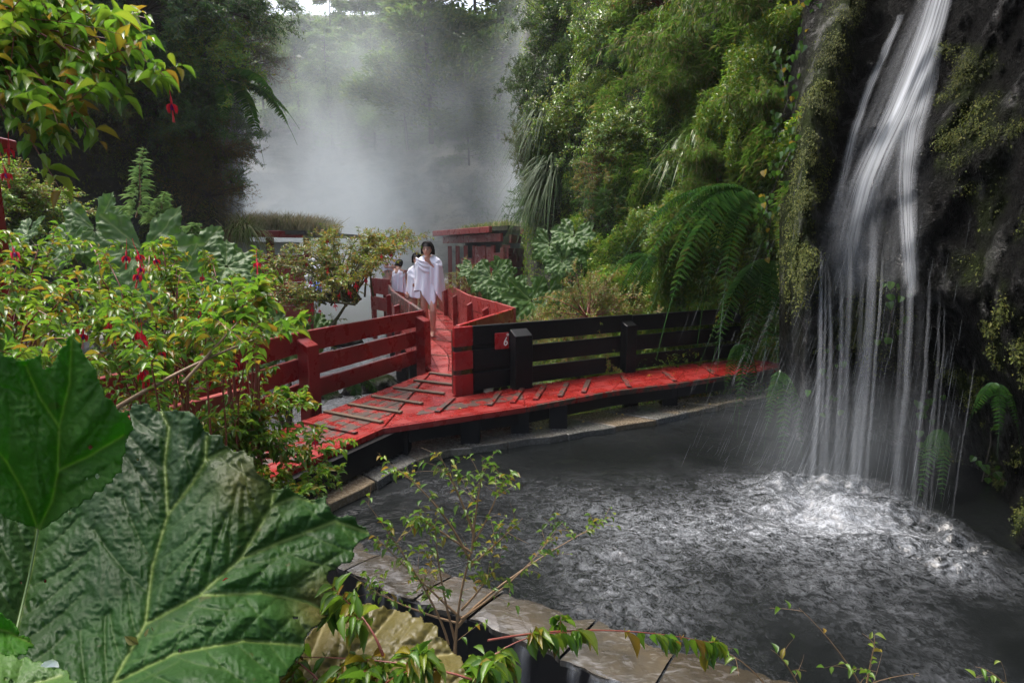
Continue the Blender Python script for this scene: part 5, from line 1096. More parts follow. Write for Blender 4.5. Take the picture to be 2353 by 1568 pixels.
def gunnera(label, leaves, seed):
    base = D(*leaves[0][:2], leaves[0][3]); base[2] = -1.0; base[1] += .3; t = thing('gunnera_plant', label, 'gunnera', tuple(base), 'gunnera clumps'); rr = np.random.default_rng(seed)
    for k, (u, v, rpx, d, az, tilt) in enumerate(leaves):
        p = D(u, v, d) - base; R = rpx * d / S; o = link('leaf', GL[(seed + k) % 4], t); o.location = tuple(p); o.scale = (R, R, R)
        nv = Vector((math.cos(math.radians(az)) * math.sin(math.radians(tilt)), math.sin(math.radians(az)) * math.sin(math.radians(tilt)), math.cos(math.radians(tilt)))); o.rotation_mode = 'QUATERNION'; q_ = Vector((0, 0, 1)).rotation_difference(nv)
        from mathutils import Quaternion
        o.rotation_quaternion = q_ @ Quaternion((0, 0, 1), math.radians(az + rr.uniform(-25, 25)))
        m_ = MB(); tubes(m_, bez(np.zeros(3) + rr.normal(0, .06, 3) * [1, 1, 0], p * .5 + np.array([0, .1, .1]), p, 8), np.linspace(.03, .016, 8)[None], 6); m_.build('stem', M['bark_moss'], t, smooth=True)
gunnera('pale green gunnera clump behind the near left fuchsias', [(330, 575, 140, 4.9, -80, 62), (218, 528, 105, 5.3, -95, 66), (448, 580, 105, 5.2, -60, 48), (520, 610, 90, 5.0, -40, 40), (410, 650, 110, 4.6, -90, 70), (150, 560, 80, 5.0, -110, 55), (60, 540, 70, 5.2, -120, 50), (290, 680, 110, 4.3, -90, 60)], 0)
gunnera('gunnera clump with big folded leaves right of the curved railing', [(1128, 636, 60, 11.0, -110, 58), (1172, 664, 60, 10.4, -80, 50), (1222, 690, 85, 9.7, -70, 52), (1085, 620, 42, 11.8, -90, 40), (1155, 618, 42, 11.4, -50, 55), (1262, 668, 60, 9.9, -90, 60)], 1)
gunnera('gunnera with wet shining leaves at the slope foot beside the steam', [(1318, 540, 62, 9.8, -100, 45), (1262, 560, 58, 10.0, -130, 70), (1350, 580, 52, 9.6, -80, 55), (1290, 600, 50, 9.6, -110, 60)], 2)
gunnera('gunnera leaves half hidden under the left red railing', [(650, 770, 95, 6.6, -80, 55), (590, 760, 80, 6.4, -100, 50), (720, 760, 60, 7.0, -70, 45), (560, 830, 70, 6.2, -90, 60)], 3)

# ------------------------------------------------------------------ fuchsias built branch by branch
def flower_mesh():
    out_ = {}; m_ = MB(); tubes(m_, np.array([[0, 0, 0], [.004, 0, -.02], [.002, 0, -.045]])[None], np.array([[.0008, .0008, .001]]), 4); tubes(m_, np.array([[.002, 0, -.045], [.002, 0, -.055], [.002, 0, -.066]])[None], np.array([[.002, .0035, .003]]), 6)
    az = np.arange(4) * math.pi / 2 + .3; A = np.c_[np.cos(az) * .75, np.sin(az) * .75, -np.ones(4)]; emit(m_, np.repeat([[.002, 0, -.064]], 4, 0), A, np.c_[np.cos(az), np.sin(az), .8 + 0 * az], .03, .010, TN)
    for a in range(4): tubes(m_, np.array([[.002, 0, -.07], [.002 + .003 * math.cos(a * 1.6), .003 * math.sin(a * 1.6), -.115]])[None], np.array([[.0006, .0008]]), 3)
    c_ = MB(); tubes(c_, np.array([[.002, 0, -.064], [.002, 0, -.072], [.002, 0, -.082]])[None], np.array([[.002, .006, .004]]), 6); return m_, c_
fm, fc = flower_mesh(); FM = fm.mesh('fuchsia_flower', M['flower_red']); FC = fc.mesh('fuchsia_corolla', M['flower_purple'])
def fuchsia(name, label, cat, mains, r0, ntw, twL, nl, lL, lW, seed, leafm='fuchsia', barkm='bark_red', tm=TN, flowers=0, fscale=1., fpos=None, **kw):
    rr = np.random.default_rng(seed); origin = mains[:, 0].mean(0); t = thing(name, label, cat, tuple(origin)); b, f, tw = from_mains(rr, mains - origin, r0, ntw, twL, nl, lL, lW, tm, **kw)
    b.build('branches', M[barkm], t, smooth=True); f.build('foliage', M[leafm], t, smooth=tm is TN)
    pts = tw[:, -2:].reshape(-1, 3)
    P = [pts[rr.integers(len(pts))] for _ in range(flowers)] + [np.asarray(p) - origin for p in (fpos or [])]
    for p in P:
        o = link('flower', FM, t); o.location = tuple(p); s_ = fscale * rr.uniform(.8, 1.2); o.scale = (s_, s_, s_); o.rotation_euler = (rr.normal(0, .15), rr.normal(0, .15), rr.uniform(0, 6.28)); link('petals', FC, o)
    return t
def arcs(root, tips, rr, lift=.35, spread=.08, n=10):
    tips = np.asarray(tips, float); root = np.asarray(root, float)[None] + rr.normal(0, spread, (len(tips), 3)) * [1, 1, .2]; mid = root * .45 + tips * .55; mid[:, 2] = np.maximum(tips[:, 2], root[:, 2]) + lift * np.linalg.norm(tips - root, axis=1) * rr.uniform(.3, 1., len(tips))
    m = bez(root, mid, tips, n); return m + np.cumsum(rr.normal(0, .008, m.shape), 1)
rr = np.random.default_rng(71)
def tipset(n, us, top, bot, d0, d1, u0, u1):
    u = rr.uniform(u0, u1, n); a, b = np.interp(u, us, top), np.interp(u, us, bot); v = a + (b - a) * rr.uniform(0, 1, n) ** 1.15; d = d0 + (d1 - d0) * (1 - (v - a) / (b - a)) + rr.normal(0, .15, n); return [D(x, y, max(z, 1.3)) for x, y, z in zip(u, v, d)]
US = [-80, 0, 150, 250, 330, 480, 600, 690]; TOP = [560, 545, 530, 545, 555, 600, 625, 665]; BOT = [880, 870, 810, 780, 880, 850, 790, 750]
fuchsia('fuchsia_shrub', 'near fuchsia at the left edge with yellowing leaves and hanging buds', 'shrub', arcs((-2.3, 2.3, -1.0), tipset(28, US, TOP, BOT, 1.75, 2.9, -80, 210), rr, .10), .009, 7, .24,  8, .036, .015, 1, flowers=26)
fuchsia('fuchsia_shrub', 'near fuchsia in the left middle with clusters of red flowers', 'shrub', arcs((-1.55, 2.5, -1.0), tipset(29, US, TOP, BOT, 1.85, 3.0, 190, 470), rr, .10), .009, 7, .24,  8, .036, .015, 2, flowers=24, fpos=[D(290, 548, 2.3), D(304, 548, 2.3), D(318, 580, 2.3), D(326, 590, 2.25), D(302, 728, 2.0), D(314, 730, 2.0), D(322, 732, 2.0), D(310, 738, 1.98), D(318, 815, 1.95), D(325, 812, 1.95)])
fuchsia('fuchsia_shrub', 'near fuchsia arching right over the low red railing', 'shrub', arcs((-1.35, 2.75, -1.0), tipset(12, US, TOP, BOT, 2.1, 3.3, 440, 640), rr, .10), .009, 8, .22, 8, .034, .014, 3, flowers=18, fpos=[D(612, 660, 2.7), D(622, 665, 2.7), D(632, 668, 2.7), D(545, 700, 2.6)])
# long bare-ish bough crossing the railing
fuchsia('fuchsia_bough', 'long brown fuchsia bough reaching right past the red railing post', 'branch', np.concatenate([bez(D(230, 960, 1.85), D(480, 800, 2.0), D(670, 755, 2.3), 12), bez(D(420, 880, 1.95), D(520, 770, 2.1), D(590, 690, 2.3), 12)]), .009, 8, .2, 6, .05, .022, 4, barkm='bark_pale', t0=.35, outer=.4)
fuchsia('fuchsia_spray', 'bright leafy fuchsia spray lying over the red ramp boards', 'branch', arcs(D(380, 1150, 2.5), [D(u, v, d) for u, v, d in [(765, 1012, 3.0), (725, 935, 3.1), (650, 905, 3.1), (700, 965, 2.95), (575, 930, 3.0), (745, 1040, 2.9), (640, 985, 2.8), (690, 1010, 2.8), (600, 960, 2.8), (600, 1015, 2.7)]], rr, .2), .006, 10, .2, 8, .038, .017, 5, flowers=3)
fuchsia('fuchsia_spray', 'small fuchsia spray beneath the ramp edge above the wet slabs', 'branch', arcs(D(560, 1200, 2.4), [D(u, v, d) for u, v, d in [(785, 1085, 2.9), (740, 1110, 2.8), (690, 1085, 2.8), (640, 1110, 2.6), (700, 1130, 2.6)]], rr, .15), .005, 9, .16, 7, .034, .015, 6)
# overhanging branch at the top left
tl = [(330, 70, 1.75), (325, 165, 1.6), (235, 195, 1.55), (190, 305, 1.5), (265, 60, 1.7), (120, 150, 1.6), (60, 285, 1.45), (150, 225, 1.5), (180, 20, 1.8), (80, 50, 1.7), (20, 170, 1.5), (285, 105, 1.65), (110, 295, 1.5), (210, 130, 1.65), (-20, 60, 1.6), (-30, 250, 1.5), (60, 110, 1.75), (130, -20, 1.8)]
fuchsia('fuchsia_shrub', 'overhanging fuchsia branches with large yellow green leaves in top left', 'shrub', np.concatenate([bez((-2.15, 1.5, -1.05), (-2.3, 1.5, 1.2), (-1.75, 1.55, 2.15), 10), arcs((-1.75, 1.55, 2.1), [D(*x) for x in tl], rr, .12, .05)]), .007, 8, .26, 7, .046, .0165, 7, t0=.3, flowers=4, fpos=[D(20, 295, 1.5), D(145, 145, 1.6), D(105, 195, 1.6), D(0, 350, 1.45)], fscale=.8)
# twisted shrub by the stream
C2U = [590, 700, 850, 930, 970]
tp2 = tipset(64, C2U, [590, 535, 535, 540, 540], [720, 700, 620, 560, 548], 6.0, 7.2, 590, 968)
ms_ = np.concatenate([arcs(D(795, 690, 6.6), tp2, rr, .05, .12), bez(D(665, 870, 6.2), D(760, 760, 6.3), D(800, 690, 6.6), 10)[:, ::-1][:, ::-1]]); r_ = np.full((len(ms_), 1), .013); r_[-1] = .06
fuchsia('fuchsia_tree', 'old fuchsia with mossy twisted trunk and reddish crown by the stream', 'shrub', ms_, r_, 12, .24, 8, .036, .017, 8, 'fuchsia_far', 'bark_moss', T4, flowers=40, fscale=1.25)
# young shrub standing in front of the pool
T_ = lambda u, v: D(u, v, 2.25)
mm = np.concatenate([bez(D(1045, 1560, 2.25), T_(1040, 1400), T_(1085, 1260), 10), bez(T_(1085, 1260), T_(1090, 1180), T_(1110, 1075), 10), bez(T_(1050, 1440), T_(1120, 1340), D(1390, 1195, 2.5), 10), bez(T_(1030, 1480), T_(1010, 1380), T_(840, 1150), 10), bez(T_(1080, 1290), T_(1020, 1150), T_(890, 1060), 10), bez(T_(1060, 1420), T_(960, 1330), T_(860, 1230), 10),
    bez(T_(1085, 1270), T_(1000, 1210), T_(950, 1180), 10), bez(T_(1085, 1250), T_(1120, 1200), T_(1160, 1090), 10), bez(T_(1050, 1430), T_(930, 1400), T_(830, 1340), 10), bez(T_(1045, 1470), T_(1000, 1300), T_(1000, 1200), 10), bez(T_(1090, 1230), T_(1050, 1120), T_(1010, 1045), 10), bez(T_(1060, 1420), T_(1200, 1330), D(1280, 1215, 2.4), 10), bez(D(1047, 1700, 2.25), D(1046, 1620, 2.25), D(1045, 1560, 2.25), 10), bez(T_(1080, 1300), T_(1130, 1260), T_(1200, 1190), 10), bez(T_(1060, 1400), T_(1110, 1350), T_(1150, 1280), 10)])
r_ = np.full((len(mm), 1), .006); r_[0] = .012; r_[12] = .014; r_[1] = .008; r_[2] = .008
fuchsia('young_shrub', 'spindly young fuchsia with bare tan twigs in front of the pool', 'shrub', mm, r_, 10, .20, 6, .030, .013, 9, 'fuchsia', 'bark_pale', TN, t0=.2, twr=.0013, bare=.62, outer=.35)
# near sprays along the bottom edge
def Sp(u, v, d=1.12): return D(u, v, d)
fuchsia('fuchsia_spray', 'near fuchsia sprays with serrated leaves crossing the bottom edge', 'branch', np.concatenate([bez(Sp(1150, 1590), Sp(1000, 1500), Sp(600, 1508, 1.2), 12), bez(Sp(880, 1505), Sp(850, 1420), Sp(790, 1375, 1.25), 12), bez(Sp(760, 1600), Sp(720, 1530), Sp(630, 1490, 1.2), 12), bez(Sp(830, 1620), Sp(880, 1560), Sp(960, 1530, 1.1), 12), bez(Sp(1000, 1640), Sp(1080, 1560), Sp(1150, 1520, 1.15), 12), bez(Sp(700, 1620), Sp(780, 1540), Sp(850, 1540, 1.1), 12)]), .0035, 6, .09, 5, .044, .017, 10, leaf_droop=.5, twr=.0012)
fuchsia('fuchsia_spray', 'red stemmed spray with hanging leaf pairs stretching right over the rim', 'branch', np.concatenate([bez(Sp(1040, 1610, 1.2), Sp(1150, 1430, 1.3), Sp(1340, 1455, 1.4), 12), bez(Sp(1120, 1470, 1.3), Sp(1380, 1420, 1.45), Sp(1650, 1478, 1.55), 12)]), .0035, 5, .06, 8, .046, .018, 11, leaf_droop=1.2, twr=.0012, pairs=.6)
m2 = np.concatenate([bez(D(2010, 1640, 1.7), D(1950, 1500, 1.7), D(1835, 1395, 1.75), 10), bez(D(1860, 1640, 1.7), D(1820, 1520, 1.7), D(1770, 1490, 1.7), 10), bez(D(1985, 1600, 1.7), D(2000, 1520, 1.7), D(2010, 1470, 1.7), 10), bez(D(2340, 1620, 1.7), D(2300, 1540, 1.7), D(2240, 1530, 1.7), 10), bez(D(1900, 1640, 1.7), D(1960, 1560, 1.7), D(2110, 1545, 1.75), 10), bez(D(1800, 1640, 1.7), D(1740, 1520, 1.65), D(1640, 1485, 1.6), 10)])
fuchsia('bare_twig_shrub', 'nearly bare tan twigs with few leaves at the bottom right', 'shrub', m2, .0035, 4, .12, 4, .028, .013, 12, barkm='bark_pale', bare=.75, twr=.001)

# low growth along banks and under the walkway
def patch(name, n, seed, cond, z, mat, lL, lW, tm=T4, region=(-7, 4, 1.5, 20)):
    r_ = np.random.default_rng(seed); P = np.c_[r_.uniform(region[0], region[1], n), r_.uniform(region[2], region[3], n)]; gz = ground_z(P[:, 0], P[:, 1]); cl = fbm(np.c_[P * 1.3, 0 * gz], seed, 3); ok = cond(P, gz, cl); P = np.c_[P, gz][ok]; cl = cl[ok]
    P[:, 2] += r_.uniform(0, 1, len(P)) ** .7 * z * np.clip(.4 + cl, .1, 1.3); A = nrm(runit(r_, len(P)) + UP * .35); l = lL * r_.uniform(.6, 1.4, len(P)); m_ = MB(); emit(m_, P, A, nrm(UP + .5 * runit(r_, len(P))), l, l * lW / lL, tm); return tag(m_.build(name, M[mat]), kind='stuff')
nopool = lambda P: ~((P[:, 0] > -1.35) & (P[:, 1] < 7.0))
patch('ground_cover', 130000, 1, lambda P, g, c_: (g > -1.02) & nopool(P), .35, 'fuchsia_far', .05, .022)
patch('ground_cover', 70000, 2, lambda P, g, c_: (g > -1.05) & nopool(P), .45, 'dark', .06, .02)
patch('ground_cover', 16000, 3, lambda P, g, c_: (P[:, 1] > 6.4 + .45 * P[:, 0]), .75, 'bright', .05, .02, T4, (-.3, 3.8, 6.3, 9))
patch('ground_cover', 16000, 5, lambda P, g, c_: (P[:, 1] > 6.4 + .45 * P[:, 0]), .6, 'fine', .05, .016, T4, (-.3, 3.8, 6.3, 8.5))
# stream boulders
for k, (lab, u, v, z, R) in enumerate([('mossy boulder in the stream below the red railing', 870, 890, -.95, .34), ('dark wet rock beside a walkway pile', 815, 905, -1., .22), ('grey stone at the stream edge behind the fuchsia tree', 800, 790, -.95, .4), ('small wet rock under the gap of the red boards', 760, 915, -1., .18)]):
    p = G(u, v, z); th, ph = np.meshgrid(np.linspace(0, 2 * math.pi, 40), np.linspace(0, math.pi, 22)); s_ = np.stack([np.sin(ph) * np.cos(th), np.sin(ph) * np.sin(th), .65 * np.cos(ph)], -1); r_ = 1 + .3 * fbm(s_ * 1.6, 40 + k, 4); m_ = MB(); gridmesh(m_, s_ * r_[..., None] * R)
    o = m_.build('boulder', M['rock_wet'], smooth=True, attrs={'moss': np.clip((s_[..., 2] - .1) * 1.6 * (k != 1), 0, 1).ravel()}); o.location = tuple(p); tag(o, lab, 'boulder')

rr = np.random.default_rng(90)
for k in range(26):
    if k < 14: p = along(co_, np.array([rr.uniform(.35, .95)]))[0] + [rr.uniform(0, .12), rr.uniform(-.2, -.05)]; z = -.292; lb, gr = 'tiny yellow leaf fallen on the wet slate coping', 'fallen leaves on the slate coping'
    else: q = rr.uniform(.05, .95); p = along(np.array(R_F), np.array([q]))[0] * .5 + along(np.array(R_B), np.array([q]))[0] * .5 + rr.normal(0, .1, 2); z = .005; lb, gr = 'tiny yellow leaf fallen on the red plank walkway', 'fallen leaves on the red planks'
    m_ = MB(); emit(m_, np.array([[p[0], p[1], z]]), runit(rr, 1) * [1, 1, .05], np.array([[0, 0, 1.]]), rr.uniform(.025, .045), .018, TN); tag(m_.build('fallen_leaf', M['yellow_leaf']), lb, 'fallen leaf', gr)
# ------------------------------------------------------------------ trees of the far wooded slope
def beech_mesh(seed, H, R, nl=34, per=800, first=.06):
    rr = np.random.default_rng(seed); b, f = MB(), MB(); s = np.linspace(0, 1, 12); tr_ = np.c_[.12 * np.sin(s * 4 + seed), .1 * np.cos(s * 5), H * s]; tubes(b, tr_[None], (.10 * (1 - .85 * s) * H / 9)[None], 7)
    z = np.linspace(first, .98, nl) + rr.normal(0, .01, nl); az = rr.uniform(0, 6.28, nl); l = R * (1.08 - .8 * z) * rr.uniform(.65, 1.2, nl); d = np.c_[np.cos(az), np.sin(az), rr.uniform(.05, .4, nl)]; t = np.linspace(0, 1, 8)
    base = np.c_[np.interp(z, s, tr_[:, 0]), np.interp(z, s, tr_[:, 1]), H * z]; m = base[:, None] + d[:, None] * (t[None, :, None] * l[:, None, None]) - UP * (.22 * l[:, None, None] * t[None, :, None] ** 2); tubes(b, m, (.03 * H / 9) * (1 - .8 * t)[None] * np.ones((nl, 1)), 4)
    for k in range(nl):
        n = int(per * l[k] / R); q = rr.uniform(.12, 1, n) ** .75; x = q * 6.99; i = x.astype(int); P = m[k, i] * (1 - (x - i))[:, None] + m[k, i + 1] * (x - i)[:, None]; sd = np.array([-d[k, 1], d[k, 0], 0]); lat = rr.normal(0, .26, n) * l[k] * (1.05 - .6 * q)
        # sub-sprays: leaf clusters in thin layers
        lay = np.round(rr.normal(0, 1, n)) * .07 * l[k]; P = P + sd * lat[:, None] + UP * (lay - .10 * np.abs(lat) + rr.normal(0, .03, n))[:, None] + d[k] * rr.normal(0, .05 * l[k], n)[:, None]
        A = nrm(nrm(d[k])[None] + sd * np.sign(lat)[:, None] * .8 + runit(rr, n) * .5); ll = rr.uniform(.13, .30, n); emit(f, P, A, nrm(UP + .45 * runit(rr, n)), ll, ll * .45, T4)
    return b.mesh('beech_wood', M['bark'], True), f.mesh('beech_foliage', M['beech'])
BE_ = [beech_mesh(600, 9, 2.7), beech_mesh(601, 9, 3.1), beech_mesh(602, 9, 2.4, 30)]
def beech(label, u, v, d, H, var, name='beech_tree'):
    t = thing(name, label, 'tree', tuple(D(u, v, d)), 'misty beech trees above the far cliff'); s_ = H / 9; t.scale = (s_, s_, s_); t.rotation_euler = (0, 0, u * .7); b, f = BE_[var]; link('trunk', b, t); link('crown', f, t)
for k, (lab, u, v, d, H) in enumerate([('nearest dark layered beech overhanging the middle of the far cliff', 985, 330, 23.5, 9.5), ('tall beech trunk at the frame top right of the nearest beech', 1090, 300, 25, 10), ('beech leaning over the cliff edge below the dark layered beech', 930, 345, 24.5, 6), ('pale misty beech left of the dark layered beech', 840, 300, 30, 9.5),
    ('faint beech in the steam at the left of the far slope', 690, 320, 31, 7.0), ('faint beech beside the left cliff corner', 610, 330, 30, 6.4), ('misty beech crown behind the others below the open sky', 770, 250, 34, 6.8), ('small faint beech low in the steam above the cliff', 760, 345, 28, 5.5),
    ('yellowish beech on the far cliff right of the tall trunk', 1150, 320, 24, 6.5), ('hazy beech by the right slope edge', 1205, 260, 26, 8), ('green bushy young beech hanging on the far cliff', 1075, 380, 24.3, 4.2), ('faint far beech topping the ridge', 880, 200, 36, 9), ('far beech by the bright sky gap', 660, 225, 36, 4.6), ('low misty beech on the cliff shoulder', 860, 345, 27, 5)]):
    beech(lab, u, v, d, H, k % 3)
blanket('undergrowth', *(lambda r: (r[2], r[0], r[1]))(surf(CU, CV, CT, 220, 130, 66, .9, .33, 5)), lambda u, v: (v < 300) & (u > 420), 60000, 8, M['beech'], .22, .10, 1.0)
blanket('undergrowth', *(lambda r: (r[2], r[0], r[1]))(surf(CU, CV, CT, 220, 130, 66, .9, .33, 5)), lambda u, v: (u > 1090) & (v > 290), 26000, 9, M['olive'], .16, .06, .5)

# ================================================================== people
def ell(c, r, n=14):
    th, ph = np.meshgrid(np.linspace(0, 2 * math.pi, n * 2 + 1)[:-1], np.linspace(0, math.pi, n)); V = np.stack([r[0] * np.sin(ph) * np.cos(th), r[1] * np.sin(ph) * np.sin(th), r[2] * np.cos(ph)], -1) + np.asarray(c); m = n * 2
    i = np.arange(n - 1)[:, None] * m; j = np.arange(m)[None]; return V.reshape(-1, 3), np.stack([i + j, i + m + j, i + m + (j + 1) % m, i + (j + 1) % m], -1).reshape(-1, 4)
def limb(mb, pts, rad, k=12):
    pts = np.array(pts, float); rad = np.array(rad, float); q = smooth_line3(pts, 4 * len(pts)); dd = np.r_[0, np.cumsum(np.linalg.norm(np.diff(pts, axis=0), axis=1))]; ql = np.linspace(0, dd[-1], len(q)); r = np.interp(ql, dd, rad)
    tubes(mb, q, r[None] if False else r.reshape(1, -1), k) if False else tubes(mb, q[None], r[None], k)
    for p, r_ in ((q[0], r[0]), (q[-1], r[-1])): mb.add(*ell(p, (r_, r_, r_), 8))
def remesh(mb, name, mat, parent, vox):
    o = mb.build(name, mat, parent); m = o.modifiers.new('skin', 'REMESH'); m.mode = 'VOXEL'; m.voxel_size = vox; m.use_smooth_shade = True
    s_ = o.modifiers.new('smooth', 'SMOOTH'); s_.factor = .5; s_.iterations = 3; return o
def person(label, pos, H, turn, pose, towel, hair_len, skin, seed, bow=.06, group=None, suit=None):
    """faces -Y before turning; units scaled so that standing height is H"""
    t = thing('person', label, 'person', tuple(pos), group); t.rotation_euler = (0, 0, turn); s_ = H / 1.68; t.scale = (s_, s_, s_); mb = MB()
    limb(mb, [(0, 0, .92), (0, .01, 1.1), (0, .01, 1.3), (0, .0, 1.38)], [.135, .115, .135, .10]); limb(mb, [(-.13, .01, 1.36), (.13, .01, 1.36)], [.055, .055]); limb(mb, [(0, .0, 1.36), (0, -.02 - bow * .3, 1.47)], [.055, .05])
    hc = np.array([0, -.03 - bow, 1.56]); mb.add(*ell(hc, (.073, .092, .108))); mb.add(*ell(hc + [0, -.03, -.05], (.052, .062, .062))); mb.add(*ell(hc + [0, -.096, -.014], (.014, .020, .028), 8))
    for sg in (-1, 1): mb.add(*ell(hc + [sg * .074, .008, -.005], (.012, .02, .03), 8))
    limb(mb, [(-.09, 0, .92), *pose['l']], [.095, .060, .038]); limb(mb, [(.09, 0, .92), *pose['r']], [.095, .060, .038])
    for kk in ('l', 'r'):
        a = np.array(pose[kk][-1]); f_ = np.array(pose[kk + 'f']); limb(mb, [a + [0, .03, -.03], a + f_ * .5, a + f_], [.038, .038, .03]); 
        for q in range(5): limb(mb, [a + f_ + [(q - 2) * .016, 0, 0], a + f_ * 1.18 + [(q - 2) * .017, 0, -.004]], [.011, .009])
    for arm in pose['arms']:
        limb(mb, arm, [.052, .042, .028, .024]); h_ = np.array(arm[-1]); dv = nrm(h_ - np.array(arm[-2])); sd = nrm(np.cross(dv, [0.3, 1, .2])); limb(mb, [h_, h_ + dv * .07], [.026, .034])
        for q in range(4): 
            b_ = h_ + dv * .085 + sd * (q - 1.5) * .019; limb(mb, [b_, b_ + dv * .035 + np.array([0, -.012, 0]), b_ + dv * (.05 - .006 * abs(q - 1)) + np.array([0, .006, -.015])], [.010, .0095, .008])
        limb(mb, [h_ + dv * .03 + sd * .03, h_ + dv * .06 + sd * .055, h_ + dv * .085 + sd * .05], [.012, .011, .009])
    remesh(mb, 'body', M[skin], t, .0075)
    # hair: shell over the skull with strands down the neck
    rr = np.random.default_rng(seed); hb_ = MB(); V, F = ell(hc + [0, .008, .024], (.097, .114, .124), 14); n_ = fbm(V * 22, seed, 3); V = V + (V - hc) * (.05 * n_)[:, None]; keep = [f for f in F if not ((V[f][:, 1] < hc[1] - .035).any() and (V[f][:, 2] < hc[2] + .048).any())]; hb_.add(V, np.array(keep))
    for q in range(22):
        a = rr.uniform(.05, math.pi - .05); p = hc + [.086 * math.cos(a), .02 + .06 * math.sin(a), .02]; e = p + [.03 * math.cos(a), .015, -hair_len * rr.uniform(.7, 1.1)]; tubes(hb_, bez(p, (p + e) / 2 + [.02 * math.cos(a), .015, 0], e, 6), np.array([[.022, .028, .026, .021, .014, .004]]), 5)
    for q in range(80):
        sg = rr.choice((-1, 1)); y0 = rr.uniform(-.062, .10); tt_ = np.linspace(0, 1.12, 7) * rr.uniform(.85, 1.15); g_ = math.sqrt(max(.15, 1 - (y0 / .125) ** 2)); bulge = 1 + .05 * rr.normal()
        p_ = np.stack([sg * (.004 + .103 * g_ * np.sin(tt_ * 1.45) * bulge), y0 + .03 * tt_ ** 2, .024 + .128 * g_ * np.cos(tt_ * 1.45) * bulge], -1); e_ = p_[-1] + np.array([[sg * .006, .008, -.03], [sg * rr.uniform(-.01, .02), .02, -.03 - hair_len * rr.uniform(.2, .9)]]); pl_ = hc + np.concatenate([p_, e_]); tubes(hb_, pl_[None], np.array([[.006, .008, .009, .009, .009, .009, .008, .007, .002]]), 5)
    hb_.build('hair', M['hair'], t, smooth=True)
    for sg in (-1, 1):
        m_ = MB(); m_.add(*ell(hc + [sg * .03, -.078, .012], (.016, .010, .009), 8)); m_.build('eye', M['hair'], t, smooth=True)
        m_ = MB(); limb(m_, [hc + [sg * .014, -.086, .03], hc + [sg * .045, -.072, .032]], [.006, .0045], 5); m_.build('eyebrow', M['hair'], t)
    m_ = MB(); m_.add(*ell(hc + [0, -.086, -.057], (.025, .011, .009), 8)); m_.build('mouth', M['lip'], t, smooth=True)
    if suit:
        m_ = MB(); m_.add(*ell((0, .01, .93), (.165, .13, .12))); m_.build('swimsuit', M[suit], t, smooth=True)
    if towel:
        ang = np.linspace(0, 2 * math.pi, 73)[:-1]; rows = 34; rz = np.linspace(0, 1, rows); hem = towel['hem'](ang); top = towel['top'](ang); V = np.zeros((rows, 72, 3))
        rx = np.interp(rz, [0, .06, .14, .3, .6, 1], [.085, .15, .225, .245, .25, .27]) * towel.get('w', 1); ry = np.interp(rz, [0, .06, .14, .3, .6, 1], [.075, .10, .135, .165, .165, .19])
        for a_ in range(rows):
            z = top + (hem - top) * rz[a_]; fo_ = 1 + (.03 + .085 * rz[a_]) * np.sin(ang * 9 + 2.2 * rz[a_] + seed) + .04 * np.sin(ang * 17 + 1.3 * seed - 3 * rz[a_]) * rz[a_] + .045 * np.sin(rz[a_] * 30 + ang * 4) * np.exp(-((rz[a_] - .22) / .16) ** 2)
            V[a_] = np.stack([rx[a_] * np.cos(ang) * fo_, ry[a_] * np.sin(ang) * fo_ - .01, z], -1)
        m_ = MB(); i = np.arange(rows - 1)[:, None] * 72; j = np.arange(72)[None]; m_.add(V.reshape(-1, 3), np.stack([i + j, i + 72 + j, i + 72 + (j + 1) % 72, i + (j + 1) % 72], -1).reshape(-1, 4)); o = m_.build('towel', M['towel'], t, smooth=True); q = o.modifiers.new('thickness', 'SOLIDIFY'); q.thickness = .008
        if towel.get('flap'):
            w0, h0 = np.meshgrid(np.linspace(0, 1, 22), np.linspace(0, 1, 14)); X = -.20 + .27 * w0; Y = -.105 - .075 * np.sin(w0 * math.pi * .75 + .2) - .012 * np.sin(h0 * 16 + w0 * 3); Z = 1.425 - .10 * w0 - h0 * (.05 + .17 * np.sin(w0 * math.pi * .6 + .2)); m_ = MB(); gridmesh(m_, np.stack([X, Y, Z], -1)); o = m_.build('towel_fold', M['towel'], t, smooth=True); q = o.modifiers.new('thickness', 'SOLIDIFY'); q.thickness = .012
        # loose end hanging in front over the holding hand
        if towel.get('flap'):
            w0, h0 = np.meshgrid(np.linspace(0, 1, 16), np.linspace(0, 1, 26)); X = .055 + .19 * w0 + .02 * h0; Y = -.165 - .025 * np.sin(w0 * 9 + h0 * 2) - .03 * np.sin(w0 * math.pi); Z = 1.36 - .05 * w0 - h0 * (.36 + .32 * w0); m_ = MB(); gridmesh(m_, np.stack([X, Y, Z], -1)); o = m_.build('towel_end', M['towel'], t, smooth=True); q = o.modifiers.new('thickness', 'SOLIDIFY'); q.thickness = .008
    return t
walk = dict(l=[(-.10, -.02, .50), (-.10, .22, .16)], lf=np.array([.0, -.06, -.13]), r=[(.10, -.17, .50), (.08, -.10, .075)], rf=np.array([.01, -.17, -.04]))
hem1 = lambda a: .82 - .24 * np.exp(-((np.angle(np.exp(1j * (a + math.pi / 2 - .25)))) / .45) ** 2) + .02 * np.cos(a * 3)
top1 = lambda a: 1.475 - .06 * np.exp(-((np.angle(np.exp(1j * (a + math.pi / 2 - .2)))) / .6) ** 2)
